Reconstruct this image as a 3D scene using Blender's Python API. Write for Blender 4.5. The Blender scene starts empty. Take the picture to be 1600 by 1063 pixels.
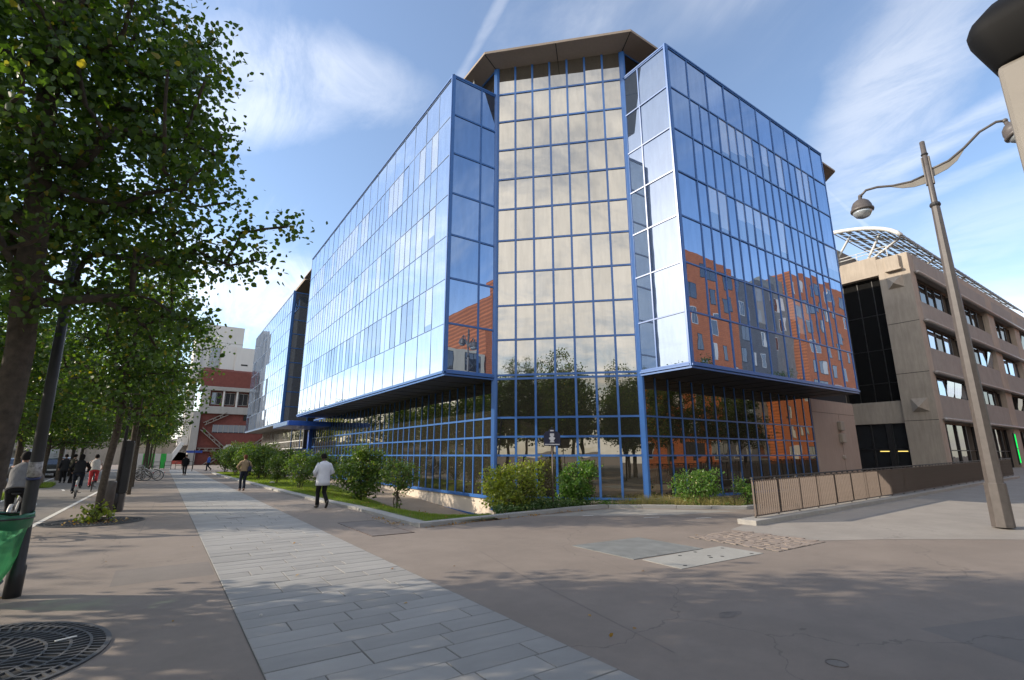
import bpy, math, random
import numpy as np
from mathutils import Vector, Matrix
from mathutils.geometry import tessellate_polygon
rnd = random.Random(7)
R = math.radians
scn = bpy.context.scene
COL = scn.collection

# ------------------------------------------------------------------ camera
PITCH = math.atan(180/772.0)
YAW = R(34.6)
cam_d = bpy.data.cameras.new('camera')
cam = bpy.data.objects.new('camera', cam_d); COL.objects.link(cam)
cam_d.sensor_width = 36.0
cam_d.lens = 772.0/1600*36
cam_d.clip_start = 0.05
cam_d.clip_end = 3000
cam.location = (0, 0, 1.7)
cam.rotation_euler = (R(90)+PITCH, 0, -YAW)
scn.camera = cam

# ------------------------------------------------------------------ sun, sky, exposure
SUN_AZ = R(-58.0)      # from +Y, towards -X
SUN_EL = R(24.0)
sun_d = bpy.data.lights.new('sun', 'SUN')
sun_d.energy = 3.3; sun_d.angle = R(0.5); sun_d.color = (1.0, 0.88, 0.72)
sun = bpy.data.objects.new('sun', sun_d); COL.objects.link(sun)
sdir = Vector((math.sin(SUN_AZ)*math.cos(SUN_EL), math.cos(SUN_AZ)*math.cos(SUN_EL), math.sin(SUN_EL)))
sun.rotation_euler = sdir.to_track_quat('Z', 'Y').to_euler()
scn.view_settings.view_transform = 'Standard'
scn.view_settings.look = 'None'
scn.view_settings.exposure = 0.84
scn.view_settings.gamma = 1.0
scn.view_settings.use_curve_mapping = False

F3 = Vector((math.sin(YAW)*math.cos(PITCH), math.cos(YAW)*math.cos(PITCH), math.sin(PITCH)))
R3 = Vector((math.cos(YAW), -math.sin(YAW), 0)); U3 = R3.cross(F3)
def skyray(x, y):
    return (F3 + R3*((x-800)/772.0) + U3*((531.5-y)/772.0)).normalized()

world = bpy.data.worlds.new('World'); scn.world = world
world.use_nodes = True
def world_nodes():
    nt = world.node_tree; nt.nodes.clear(); N = nt.nodes.new; L = nt.links.new
    out = N('ShaderNodeOutputWorld'); bg = N('ShaderNodeBackground'); L(bg.outputs[0], out.inputs[0])
    bg.inputs['Strength'].default_value = 0.15
    sky = N('ShaderNodeTexSky'); sky.sky_type = 'NISHITA'; sky.sun_disc = False
    sky.sun_elevation = SUN_EL; sky.sun_rotation = SUN_AZ
    sky.air_density = 1.0; sky.dust_density = 0.6; sky.ozone_density = 2.4; sky.altitude = 100
    tc = N('ShaderNodeTexCoord')
    sep = N('ShaderNodeSeparateXYZ'); L(tc.outputs['Generated'], sep.inputs[0])
    def m(op, a, b=None, c=None, clamp=False):
        n = N('ShaderNodeMath'); n.operation = op; n.use_clamp = clamp
        for i, q in enumerate((a, b, c)):
            if q is None: continue
            if isinstance(q, (int, float)): n.inputs[i].default_value = q
            else: L(q, n.inputs[i])
        return n.outputs[0]
    z = m('MAXIMUM', sep.outputs[2], 0.0)
    den = m('ADD', z, 0.16)
    cx = m('DIVIDE', sep.outputs[0], den); cy = m('DIVIDE', sep.outputs[1], den)
    comb = N('ShaderNodeCombineXYZ'); L(cx, comb.inputs[0]); L(cy, comb.inputs[1])
    def noise(rot, sc, scale, detail, rough, dist, off):
        mp = N('ShaderNodeMapping'); mp.inputs['Rotation'].default_value = (0, 0, rot)
        mp.inputs['Scale'].default_value = sc; mp.inputs['Location'].default_value = off
        L(comb.outputs[0], mp.inputs[0])
        t = N('ShaderNodeTexNoise'); t.inputs['Scale'].default_value = scale
        t.inputs['Detail'].default_value = detail; t.inputs['Roughness'].default_value = rough
        t.inputs['Distortion'].default_value = dist
        L(mp.outputs[0], t.inputs['Vector']); return t.outputs['Fac']
    def ramp(v, a, b, lo=0.0, hi=1.0):
        n = N('ShaderNodeMapRange'); n.interpolation_type = 'SMOOTHSTEP'
        n.inputs['From Min'].default_value = a; n.inputs['From Max'].default_value = b
        n.inputs['To Min'].default_value = lo; n.inputs['To Max'].default_value = hi
        L(v, n.inputs['Value']); return n.outputs[0]
    # broad thin cirrus and a denser low bank
    n1 = noise(0.5, (1.0, 0.32, 1), 1.5, 9, 0.62, 0.7, (3.1, 0.4, 0))
    n2 = noise(-0.3, (0.8, 0.6, 1), 0.7, 6, 0.55, 0.4, (8.7, 2.2, 0))
    cir = m('MULTIPLY', ramp(n1, 0.46, 0.78), ramp(n2, 0.36, 0.62), clamp=True)
    low = ramp(sep.outputs[2], 0.03, 0.42, 1.0, 0.0)
    n3 = noise(0.2, (0.55, 0.35, 1), 1.3, 8, 0.6, 0.5, (1.3, 5.0, 0))
    bank = m('MULTIPLY', low, ramp(n3, 0.34, 0.66))
    hz = ramp(sep.outputs[2], -0.02, 0.20, 0.55, 0.0)
    mask = m('MAXIMUM', m('MULTIPLY', cir, 0.75), m('MULTIPLY', bank, 0.95))
    mask = m('MAXIMUM', mask, hz)
    # the cream cloud bank the glass corner mirrors, over the boulevard to the south-west
    fine = noise(0.9, (1, 0.8, 1), 3.2, 9, 0.65, 0.6, (4.0, 1.0, 0))
    bd = N('ShaderNodeVectorMath'); bd.operation = 'DOT_PRODUCT'; L(tc.outputs['Generated'], bd.inputs[0])
    baz, bel = R(236), R(24); bd.inputs[1].default_value = (math.sin(baz)*math.cos(bel), math.cos(baz)*math.cos(bel), math.sin(bel))
    bw = m('MULTIPLY', ramp(bd.outputs['Value'], 0.62, 0.93), ramp(m('ADD', m('MULTIPLY', n3, 0.5), m('MULTIPLY', fine, 0.5)), 0.36, 0.58, 0.18, 0.98))
    mask = m('MAXIMUM', mask, bw)
    mask = m('ADD', m('MULTIPLY', mask, 0.96), 0.035)
    # condensation trails and streaks: bands along great circles
    nb = noise(0.0, (1, 1, 1), 4.0, 8, 0.6, 0.3, (0, 0, 0))
    wisp = noise(1.1, (1.0, 0.35, 1), 5.0, 10, 0.68, 1.0, (2.0, 7.0, 0))
    def streak(p, q, w, s, cut=None):
        a = skyray(*p); b = skyray(*q); nrm = a.cross(b).normalized()
        d = N('ShaderNodeVectorMath'); d.operation = 'DOT_PRODUCT'
        L(tc.outputs['Generated'], d.inputs[0]); d.inputs[1].default_value = nrm
        v = m('ABSOLUTE', d.outputs['Value'])
        v = m('ADD', v, m('MULTIPLY', m('SUBTRACT', nb, 0.5), w*0.9))
        k = ramp(v, w*0.15, w, s, 0.0)
        # only the hemisphere of the stretch in view, fading at its ends
        mid = (a+b).normalized(); half = math.cos(a.angle(b)/2*1.5)
        e = N('ShaderNodeVectorMath'); e.operation = 'DOT_PRODUCT'
        L(tc.outputs['Generated'], e.inputs[0]); e.inputs[1].default_value = mid
        return m('MULTIPLY', m('MULTIPLY', k, ramp(wisp, 0.28, 0.62, 0.45, 1.25)), ramp(e.outputs['Value'], half-0.03, half+0.05))
    st = [streak((785, 0), (725, 110), 0.018, 0.35),
          streak((1480, 0), (1330, 280), 0.13, 0.42),
          streak((1600, 150), (1340, 290), 0.035, 0.5),
          streak((1600, 235), (1330, 350), 0.02, 0.3),
          streak((1296, 300), (1360, 360), 0.008, 0.6),
          streak((1600, 330), (1420, 420), 0.09, 0.4),
          streak((380, 90), (560, 130), 0.10, 0.55),
          streak((340, 180), (440, 170), 0.08, 0.7), streak((300, 430), (480, 470), 0.12, 0.75)]
    for s in st: mask = m('MAXIMUM', mask, s)
    mask = m('MULTIPLY', mask, ramp(sep.outputs[2], -0.05, 0.0), clamp=True)
    mx = N('ShaderNodeMix'); mx.data_type = 'RGBA'
    L(mask, mx.inputs['Factor']); L(sky.outputs[0], mx.inputs['A'])
    # clouds are brighter towards the sun
    sd = N('ShaderNodeVectorMath'); sd.operation = 'DOT_PRODUCT'
    L(tc.outputs['Generated'], sd.inputs[0]); sd.inputs[1].default_value = sdir
    cb = ramp(sd.outputs['Value'], -1.0, 1.0, 5.4, 8.0)
    cc = N('ShaderNodeVectorMath'); cc.operation = 'SCALE'; cc.inputs[0].default_value = (1.0, 0.975, 0.935)
    L(cb, cc.inputs['Scale']); L(cc.outputs[0], mx.inputs['B'])
    L(mx.outputs['Result'], bg.inputs['Color'])
world_nodes()

# ------------------------------------------------------------------ mesh helpers
def tag(o, label=None, cat=None, group=None, kind=None):
    if label: o['label'] = label
    if cat: o['category'] = cat
    if group: o['group'] = group
    if kind: o['kind'] = kind
    return o
def thing(name, label, cat, loc=(0, 0, 0), rz=0.0, group=None):
    o = bpy.data.objects.new(name, None); COL.objects.link(o)
    o.empty_display_size = 0.3; o.location = loc; o.rotation_euler = (0, 0, rz)
    return tag(o, label, cat, group)
def link(name, me, parent=None, loc=(0, 0, 0), rot=(0, 0, 0), kind=None):
    o = bpy.data.objects.new(name, me); COL.objects.link(o)
    o.location = loc; o.rotation_euler = rot
    if parent: o.parent = parent
    if kind: o['kind'] = kind
    return o
def children(o): return [c for c in COL.objects if c.parent == o]
KIDS = {}
def copy_tree(o, parent=None):
    c = o.copy(); COL.objects.link(c); c.parent = parent
    for ch in list(o.children): copy_tree(ch, c)
    return c

class MB:
    def __init__(s): s.v = []; s.f = []
    def add(s, vs, fs):
        b = len(s.v); s.v += [tuple(p) for p in vs]; s.f += [tuple(i+b for i in q) for q in fs]; return s
    def box(s, x0, x1, y0, y1, z0, z1):
        return s.add([(x0,y0,z0),(x1,y0,z0),(x1,y1,z0),(x0,y1,z0),(x0,y0,z1),(x1,y0,z1),(x1,y1,z1),(x0,y1,z1)],
            [(0,3,2,1),(4,5,6,7),(0,1,5,4),(1,2,6,5),(2,3,7,6),(3,0,4,7)])
    def obox(s, c, ax, ay, az):
        c, ax, ay, az = Vector(c), Vector(ax), Vector(ay), Vector(az)
        P = [c+ax*i+ay*j+az*k for k in (-1, 1) for i, j in ((-1,-1),(1,-1),(1,1),(-1,1))]
        return s.add(P, [(0,3,2,1),(4,5,6,7),(0,1,5,4),(1,2,6,5),(2,3,7,6),(3,0,4,7)])
    def bar(s, a, b, w, d, up=(0, 0, 1)):
        a, b = Vector(a), Vector(b); t = (b-a); L = t.length; t.normalize()
        u = Vector(up)
        if abs(t.dot(u)) > 0.99: u = Vector((0, 1, 0))
        sx = t.cross(u).normalized(); uu = sx.cross(t)
        return s.obox((a+b)/2, t*L/2, sx*w/2, uu*d/2)
    def quad(s, a, b, c, d): return s.add([a, b, c, d], [(0, 1, 2, 3)])
    def prism(s, pts, z0, z1):
        n = len(pts); vs = [(x, y, z0) for x, y in pts]+[(x, y, z1) for x, y in pts]
        tris = tessellate_polygon([[Vector((x, y, 0)) for x, y in pts]])
        fs = [t for t in tris]+[tuple(i+n for i in t) for t in tris]
        fs += [(i, (i+1) % n, n+(i+1) % n, n+i) for i in range(n)]
        return s.add(vs, fs)
    def prism_dir(s, pts, org, ux, uy, ex):
        """polygon pts in the (ux,uy) plane at org, extruded by vector ex"""
        org, ux, uy, ex = Vector(org), Vector(ux), Vector(uy), Vector(ex); n = len(pts)
        a = [org+ux*p[0]+uy*p[1] for p in pts]; b = [p+ex for p in a]
        tris = tessellate_polygon([[Vector((p[0], p[1], 0)) for p in pts]])
        fs = [t for t in tris]+[tuple(i+n for i in t) for t in tris]
        fs += [(i, (i+1) % n, n+(i+1) % n, n+i) for i in range(n)]
        return s.add(a+b, fs)
    def loft(s, pts, rad, n=8, ref=(1, 0, 0), cap=True, twist=0.0):
        pts = [Vector(p) for p in pts]; ref = Vector(ref); k = len(pts); vs = []
        for i, p in enumerate(pts):
            t = (pts[min(i+1, k-1)]-pts[max(i-1, 0)])
            if t.length < 1e-9: t = Vector((0, 0, 1))
            t.normalize()
            x = ref-t*ref.dot(t)
            if x.length < 1e-3: x = Vector((0, 1, 0))-t*t.y
            x.normalize(); y = t.cross(x)
            r = rad[i] if isinstance(rad, list) else rad
            rx, ry = r if isinstance(r, (list, tuple)) else (r, r)
            for j in range(n):
                a = 2*math.pi*j/n+twist
                vs.append(p+x*math.cos(a)*rx+y*math.sin(a)*ry)
        fs = []
        for i in range(k-1):
            for j in range(n):
                fs.append((i*n+j, i*n+(j+1) % n, (i+1)*n+(j+1) % n, (i+1)*n+j))
        if cap:
            fs.append(tuple(reversed(range(n)))); fs.append(tuple(range((k-1)*n, k*n)))
        return s.add(vs, fs)
    def lathe(s, prof, c=(0, 0, 0), n=16, axis=(0, 0, 1)):
        ax = Vector(axis).normalized(); c = Vector(c)
        x = ax.orthogonal().normalized(); y = ax.cross(x); vs = []
        for r, h in prof:
            for j in range(n):
                a = 2*math.pi*j/n
                vs.append(c+ax*h+(x*math.cos(a)+y*math.sin(a))*max(r, 1e-4))
        k = len(prof); fs = []
        for i in range(k-1):
            for j in range(n):
                fs.append((i*n+j, i*n+(j+1) % n, (i+1)*n+(j+1) % n, (i+1)*n+j))
        fs.append(tuple(reversed(range(n)))); fs.append(tuple(range((k-1)*n, k*n)))
        return s.add(vs, fs)
    def torus(s, c, r, t, axis=(1, 0, 0), n=24, m=6):
        ax = Vector(axis).normalized(); c = Vector(c); x = ax.orthogonal().normalized(); y = ax.cross(x); vs = []
        for i in range(n):
            a = 2*math.pi*i/n; d = x*math.cos(a)+y*math.sin(a)
            for j in range(m):
                b = 2*math.pi*j/m
                vs.append(c+d*(r+t*math.cos(b))+ax*t*math.sin(b))
        fs = [(i*m+j, ((i+1) % n)*m+j, ((i+1) % n)*m+(j+1) % m, i*m+(j+1) % m) for i in range(n) for j in range(m)]
        return s.add(vs, fs)
    def ball(s, c, r, n=10, k=7):
        r = r if isinstance(r, (list, tuple)) else (r, r, r); vs = []
        for i in range(k):
            th = math.pi*(i+0.001)/(k-1+0.002)
            for j in range(n):
                a = 2*math.pi*j/n
                vs.append((c[0]+r[0]*math.sin(th)*math.cos(a), c[1]+r[1]*math.sin(th)*math.sin(a), c[2]+r[2]*math.cos(th)))
        fs = [(i*n+j, (i+1)*n+j, (i+1)*n+(j+1) % n, i*n+(j+1) % n) for i in range(k-1) for j in range(n)]
        return s.add(vs, fs)
    def mesh(s, name, mat, org=(0, 0, 0), smooth=False):
        me = bpy.data.meshes.new(name)
        o = org
        me.from_pydata([(p[0]-o[0], p[1]-o[1], p[2]-o[2]) for p in s.v], [], s.f)
        if mat: me.materials.append(mat)
        if smooth:
            me.polygons.foreach_set('use_smooth', [True]*len(me.polygons))
        me.update()
        return me
    def build(s, name, mat, parent=None, org=None, smooth=False, kind=None, bevel=0.0, auto=None):
        if org is None: org = tuple(parent.location) if (parent and parent.type == 'EMPTY' and parent.rotation_euler.z == 0 and parent.get('worldcoords')) else (0, 0, 0)
        me = s.mesh(name, mat, org, smooth)
        o = link(name, me, parent, kind=kind)
        if bevel:
            b = o.modifiers.new('bevel', 'BEVEL'); b.width = bevel; b.segments = 2; b.limit_method = 'ANGLE'
        return o
def wthing(*a, **k):
    o = thing(*a, **k); o['worldcoords'] = True; return o
def struct(name, mb, mat, smooth=False, kind='structure'):
    return mb.build(name, mat, kind=kind, smooth=smooth)

# ------------------------------------------------------------------ materials
def hexc(h):
    return tuple((lambda c: c/12.92 if c <= .04045 else ((c+.055)/1.055)**2.4)(int(h[i:i+2], 16)/255) for i in (0, 2, 4))+(1,)
class NT:
    def __init__(s, name):
        s.m = bpy.data.materials.new(name); s.m.use_nodes = True; s.t = s.m.node_tree; s.t.nodes.clear()
        s.out = s.N('ShaderNodeOutputMaterial')
    def N(s, t, **k):
        n = s.t.nodes.new(t)
        for a, b in k.items(): setattr(n, a, b)
        return n
    def L(s, a, b): s.t.links.new(a, b)
    def noise(s, scale, detail=4, rough=0.55, coord='Object', sc=(1, 1, 1)):
        tc = s.N('ShaderNodeTexCoord'); mp = s.N('ShaderNodeMapping'); mp.inputs['Scale'].default_value = sc
        s.L(tc.outputs[coord], mp.inputs[0]) if coord != 'Pos' else None
        if coord == 'Object':
            pass
        t = s.N('ShaderNodeTexNoise'); t.inputs['Scale'].default_value = scale; t.inputs['Detail'].default_value = detail
        t.inputs['Roughness'].default_value = rough; s.L(mp.outputs[0], t.inputs['Vector'])
        return t.outputs['Fac']
    def ramp(s, v, a, b, ca, cb):
        r = s.N('ShaderNodeValToRGB'); e = r.color_ramp.elements
        e[0].position = a; e[1].position = b; e[0].color = ca; e[1].color = cb
        s.L(v, r.inputs[0]); return r.outputs[0]
    def mix(s, f, a, b, mode='MIX'):
        n = s.N('ShaderNodeMix', data_type='RGBA', blend_type=mode)
        for k, q in (('Factor', f), ('A', a), ('B', b)):
            if isinstance(q, (int, float, tuple)): n.inputs[k].default_value = q
            else: s.L(q, n.inputs[k])
        return n.outputs['Result']
    def bump(s, v, strength, dist=0.01):
        b = s.N('ShaderNodeBump'); b.inputs['Strength'].default_value = strength; b.inputs['Distance'].default_value = dist
        s.L(v, b.inputs['Height']); return b.outputs[0]
    def pbr(s, col, rough=0.6, metal=0.0, spec=0.5, normal=None, **k):
        p = s.N('ShaderNodeBsdfPrincipled')
        if isinstance(col, tuple): p.inputs['Base Color'].default_value = col
        else: s.L(col, p.inputs['Base Color'])
        if isinstance(rough, (int, float)): p.inputs['Roughness'].default_value = rough
        else: s.L(rough, p.inputs['Roughness'])
        p.inputs['Metallic'].default_value = metal; p.inputs['Specular IOR Level'].default_value = spec
        if normal is not None: s.L(normal, p.inputs['Normal'])
        for a, b in k.items(): p.inputs[a].default_value = b
        s.L(p.outputs[0], s.out.inputs[0]); return p
def V(r, g, b): return (r, g, b, 1)
def solid(name, c, rough=0.6, metal=0.0, spec=0.5, var=0.12, scale=6.0, bump=0.0):
    n = NT(name); f = n.noise(scale, 5)
    a = tuple(min(1, x*(1-var)) for x in c[:3])+(1,); b = tuple(min(1, x*(1+var)) for x in c[:3])+(1,)
    col = n.ramp(f, 0.3, 0.7, a, b)
    n.pbr(col, rough, metal, spec, n.bump(n.noise(scale*12, 3), bump) if bump else None); return n.m
def glass(name, tint, base, r0, wav=0.0022, rough=0.0, wscale=1.3, blind=None):
    """coated reflective facade glass: dark body under a tinted mirror coat"""
    n = NT(name)
    g = n.N('ShaderNodeBsdfGlossy'); g.inputs['Color'].default_value = tint; g.inputs['Roughness'].default_value = rough
    d = n.N('ShaderNodeBsdfDiffuse'); d.inputs['Color'].default_value = base
    tc = n.N('ShaderNodeTexCoord'); oi = n.N('ShaderNodeObjectInfo')
    ad = n.N('ShaderNodeVectorMath', operation='ADD'); n.L(tc.outputs['Object'], ad.inputs[0])
    cx = n.N('ShaderNodeCombineXYZ'); mu = n.N('ShaderNodeMath', operation='MULTIPLY'); mu.inputs[1].default_value = 37.0
    n.L(oi.outputs['Random'], mu.inputs[0]); n.L(mu.outputs[0], cx.inputs[0]); n.L(mu.outputs[0], cx.inputs[2]); n.L(cx.outputs[0], ad.inputs[1])
    t = n.N('ShaderNodeTexNoise'); t.inputs['Scale'].default_value = wscale; t.inputs['Detail'].default_value = 1.0
    n.L(ad.outputs[0], t.inputs['Vector'])
    # thin film of dust and rain streaks
    dn = n.N('ShaderNodeTexNoise'); dn.inputs['Scale'].default_value = 2.2; dn.inputs['Detail'].default_value = 7; dn.inputs['Roughness'].default_value = 0.65
    dm = n.N('ShaderNodeMapping'); dm.inputs['Scale'].default_value = (2.2, 2.2, 0.35); n.L(ad.outputs[0], dm.inputs[0]); n.L(dm.outputs[0], dn.inputs['Vector'])
    n.L(n.ramp(dn.outputs['Fac'], 0.35, 0.7, tint, tuple(q*0.86 for q in tint[:3])+(1,)), g.inputs['Color'])
    if blind:
        sp = n.N('ShaderNodeSeparateXYZ'); n.L(tc.outputs['Generated'], sp.inputs[0])
        hh = n.N('ShaderNodeMath', operation='MULTIPLY'); n.L(oi.outputs['Random'], hh.inputs[0]); hh.inputs[1].default_value = 0.75
        gt = n.N('ShaderNodeMath', operation='GREATER_THAN'); n.L(sp.outputs[2], gt.inputs[0]); n.L(hh.outputs[0], gt.inputs[1])
        wv = n.N('ShaderNodeTexWave'); wv.inputs['Scale'].default_value = 5.0; wv.inputs['Distortion'].default_value = 1.0; n.L(ad.outputs[0], wv.inputs['Vector'])
        cu = n.ramp(wv.outputs['Fac'], 0.0, 1.0, tuple(q*0.75 for q in blind[:3])+(1,), blind)
        n.L(n.mix(gt.outputs[0], base, cu), d.inputs['Color'])
    bm = n.bump(t.outputs['Fac'], 1.0, wav)
    n.L(bm, g.inputs['Normal'])
    lw = n.N('ShaderNodeLayerWeight'); lw.inputs[0].default_value = 0.5
    # fresnel-like: r0 facing to 1 at grazing
    pw = n.N('ShaderNodeMath', operation='POWER'); n.L(lw.outputs['Facing'], pw.inputs[0]); pw.inputs[1].default_value = 3.0
    mr = n.N('ShaderNodeMapRange'); n.L(pw.outputs[0], mr.inputs[0])
    rv = n.N('ShaderNodeMapRange'); n.L(oi.outputs['Random'], rv.inputs[0]); rv.inputs['To Min'].default_value = r0*0.90; rv.inputs['To Max'].default_value = r0*1.08; n.L(rv.outputs[0], mr.inputs['To Min'])
    mr.inputs['To Max'].default_value = 1.0
    ms = n.N('ShaderNodeMixShader'); n.L(mr.outputs[0], ms.inputs[0]); n.L(d.outputs[0], ms.inputs[1]); n.L(g.outputs[0], ms.inputs[2])
    n.L(ms.outputs[0], n.out.inputs[0]); return n.m
def concrete(name, c, stain=0.25, scale=1.0, bump=0.25):
    n = NT(name); f1 = n.noise(0.7*scale, 6, 0.6); f2 = n.noise(3.0*scale, 8, 0.7, sc=(3, 3, 0.4)); f3 = n.noise(60, 4)
    lo = tuple(x*(1-stain) for x in c[:3])+(1,); hi = tuple(min(1, x*(1+stain*0.5)) for x in c[:3])+(1,)
    col = n.mix(0.45, n.ramp(f1, 0.3, 0.7, lo, hi), n.ramp(f2, 0.35, 0.65, lo, hi))
    n.pbr(col, 0.88, 0, 0.3, n.bump(f3, bump, 0.004)); return n.m
def leafmat(name, c1, c2, c3, trans=0.45):
    n = NT(name); g = n.N('ShaderNodeNewGeometry')
    r = n.N('ShaderNodeValToRGB'); e = r.color_ramp.elements
    e[0].position = 0; e[0].color = c1; e[1].position = 0.955; e[1].color = c2
    x = e.new(0.985); x.color = c3
    n.L(g.outputs['Random Per Island'], r.inputs[0])
    p = n.N('ShaderNodeBsdfPrincipled'); n.L(r.outputs[0], p.inputs['Base Color']); p.inputs['Roughness'].default_value = 0.42
    p.inputs['Specular IOR Level'].default_value = 0.45
    t = n.N('ShaderNodeBsdfTranslucent')
    tcol = n.mix(1.0, r.outputs[0], V(2.0, 2.1, 0.6), 'MULTIPLY'); n.L(tcol, t.inputs['Color'])
    ms = n.N('ShaderNodeMixShader'); ms.inputs[0].default_value = trans
    n.L(p.outputs[0], ms.inputs[1]); n.L(t.outputs[0], ms.inputs[2]); n.L(ms.outputs[0], n.out.inputs[0]); return n.m

M = {}
def asphalt(name, c, speck=0.32, patch=0.15):
    n = NT(name); f1 = n.noise(0.35, 5, 0.6); f2 = n.noise(160, 3, 0.7); f3 = n.noise(2.2, 7, 0.7); f4 = n.noise(0.12, 3, 0.5)
    lo = tuple(x*(1-patch) for x in c[:3])+(1,); hi = tuple(x*(1+patch) for x in c[:3])+(1,)
    col = n.mix(0.5, n.ramp(f1, 0.35, 0.65, lo, hi), n.ramp(f3, 0.35, 0.7, lo, hi))
    col = n.mix(0.35, col, n.ramp(f4, 0.4, 0.6, lo, hi))
    col = n.mix(speck, col, n.ramp(f2, 0.25, 0.75, V(0.02, 0.02, 0.02), V(*[min(1, x*2.2) for x in c[:3]])))
    # small dark spots of gum and oil
    vo = n.N('ShaderNodeTexVoronoi'); vo.inputs['Scale'].default_value = 1.1; tc = n.N('ShaderNodeTexCoord'); n.L(tc.outputs['Object'], vo.inputs['Vector'])
    sp = n.N('ShaderNodeMath', operation='LESS_THAN'); n.L(vo.outputs['Distance'], sp.inputs[0]); sp.inputs[1].default_value = 0.028
    sm = n.N('ShaderNodeMath', operation='MULTIPLY'); n.L(sp.outputs[0], sm.inputs[0]); sm.inputs[1].default_value = 0.45
    col = n.mix(sm.outputs[0], col, V(0.05, 0.05, 0.05))
    # worn, dusty and damp-stained areas and hairline cracks
    f5 = n.noise(0.8, 9, 0.75); col = n.mix(0.35, col, n.ramp(f5, 0.42, 0.62, V(*[x*0.72 for x in c[:3]]), V(*[x*1.12 for x in c[:3]])))
    cr = n.N('ShaderNodeTexVoronoi', feature='DISTANCE_TO_EDGE'); cr.inputs['Scale'].default_value = 0.16
    dv = n.N('ShaderNodeVectorMath', operation='ADD'); nz = n.N('ShaderNodeTexNoise'); nz.inputs['Scale'].default_value = 1.1; nz.inputs['Detail'].default_value = 6
    n.L(tc.outputs['Object'], nz.inputs['Vector']); n.L(tc.outputs['Object'], dv.inputs[0]); n.L(nz.outputs['Color'], dv.inputs[1]); n.L(dv.outputs[0], cr.inputs['Vector'])
    ck = n.N('ShaderNodeMath', operation='LESS_THAN'); n.L(cr.outputs['Distance'], ck.inputs[0]); ck.inputs[1].default_value = 0.0011
    km = n.N('ShaderNodeMath', operation='MULTIPLY'); n.L(ck.outputs[0], km.inputs[0]); km.inputs[1].default_value = 0.32
    col = n.mix(km.outputs[0], col, V(0.045, 0.04, 0.036))
    n.pbr(col, 0.82, 0, 0.35, n.bump(f2, 0.5, 0.005)); return n.m
M['asphalt'] = asphalt('asphalt_warm', V(0.228, 0.189, 0.158))
M['asphalt_lane'] = asphalt('asphalt_cycle_lane', V(0.19, 0.172, 0.154))
M['asphalt_road'] = asphalt('asphalt_road', V(0.12, 0.12, 0.125))
M['pavement'] = asphalt('pavement_pale', V(0.30, 0.272, 0.24), 0.18)
M['pale_patch'] = asphalt('pale_ground', V(0.30, 0.28, 0.25), 0.2)
def slabmat(name, base, var):
    n = NT(name); oi = n.N('ShaderNodeObjectInfo'); g = n.N('ShaderNodeNewGeometry')
    ad = n.N('ShaderNodeMath', operation='ADD'); n.L(oi.outputs['Random'], ad.inputs[0]); n.L(g.outputs['Random Per Island'], ad.inputs[1])
    fr = n.N('ShaderNodeMath', operation='FRACT'); n.L(ad.outputs[0], fr.inputs[0])
    c = n.ramp(fr.outputs[0], 0, 1, V(*[x*(1-var) for x in base]), V(*[x*(1+var) for x in base]))
    f = n.noise(220, 2, 0.8); c = n.mix(0.3, c, n.ramp(f, 0.3, 0.7, V(*[x*0.5 for x in base]), V(*[min(1, x*1.5) for x in base])))
    f2 = n.noise(1.6, 6, 0.65, 'Generated'); c = n.mix(0.35, c, n.ramp(f2, 0.3, 0.7, V(*[x*0.75 for x in base]), V(*[x*1.15 for x in base])))
    n.pbr(c, 0.75, 0, 0.4, n.bump(f, 0.2, 0.003)); return n.m
M['granite'] = slabmat('granite_slab', (0.292, 0.282, 0.264), 0.20)
M['shade_steel'] = solid('grey_lattice_steel', V(0.24, 0.24, 0.235), 0.5, 0, .4, .1)
M['old_patch'] = asphalt('asphalt_repair', V(0.19, 0.165, 0.145))
M['stain'] = solid('oil_stain', V(0.14, 0.12, 0.105), 0.6, 0, .4, .4, 7)
M['joint'] = solid('joint_sand', V(0.10, 0.095, 0.085), 0.95)
M['kerb'] = slabmat('granite_kerb', (0.33, 0.32, 0.30), 0.1)
M['white_paint'] = solid('road_paint', V(0.62, 0.60, 0.56), 0.7, var=0.25, scale=9)
M['soil'] = solid('soil', V(0.085, 0.06, 0.04), 0.95, var=0.35, scale=5)
M['strip'] = concrete('concrete_path', V(0.34, 0.28, 0.22))
M['plinth'] = concrete('rendered_plinth', V(0.62, 0.53, 0.43), 0.10, 0.8, 0.1)
M['turf'] = solid('turf', V(0.10, 0.125, 0.035), 0.95, var=0.4, scale=3)
M['grass'] = leafmat('grass_blade', V(0.11, 0.165, 0.025), V(0.19, 0.25, 0.05), V(0.25, 0.24, 0.08), 0.4)
M['dry'] = leafmat('dry_grass', V(0.28, 0.24, 0.10), V(0.36, 0.30, 0.14), V(0.16, 0.2, 0.05), 0.3)
M['leaf'] = leafmat('linden_leaf', V(0.028, 0.060, 0.012), V(0.082, 0.135, 0.024), V(0.22, 0.18, 0.03), 0.46)
M['leaf_far'] = leafmat('far_leaf', V(0.035, 0.07, 0.014), V(0.09, 0.14, 0.03), V(0.16, 0.17, 0.03), 0.4)
M['leaf_shrub'] = leafmat('shrub_leaf', V(0.05, 0.098, 0.018), V(0.105, 0.16, 0.035), V(0.22, 0.2, 0.05), 0.35)
M['leaf_yellow'] = leafmat('yellowish_leaf', V(0.11, 0.15, 0.025), V(0.22, 0.25, 0.045), V(0.3, 0.26, 0.05), 0.4)
M['leaf_fresh'] = leafmat('fresh_leaf', V(0.06, 0.14, 0.025), V(0.12, 0.21, 0.045), V(0.3, 0.3, 0.12), 0.4)
M['leaf_ivy'] = leafmat('ivy_leaf', V(0.035, 0.075, 0.018), V(0.09, 0.15, 0.05), V(0.3, 0.32, 0.22), 0.25)
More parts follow.
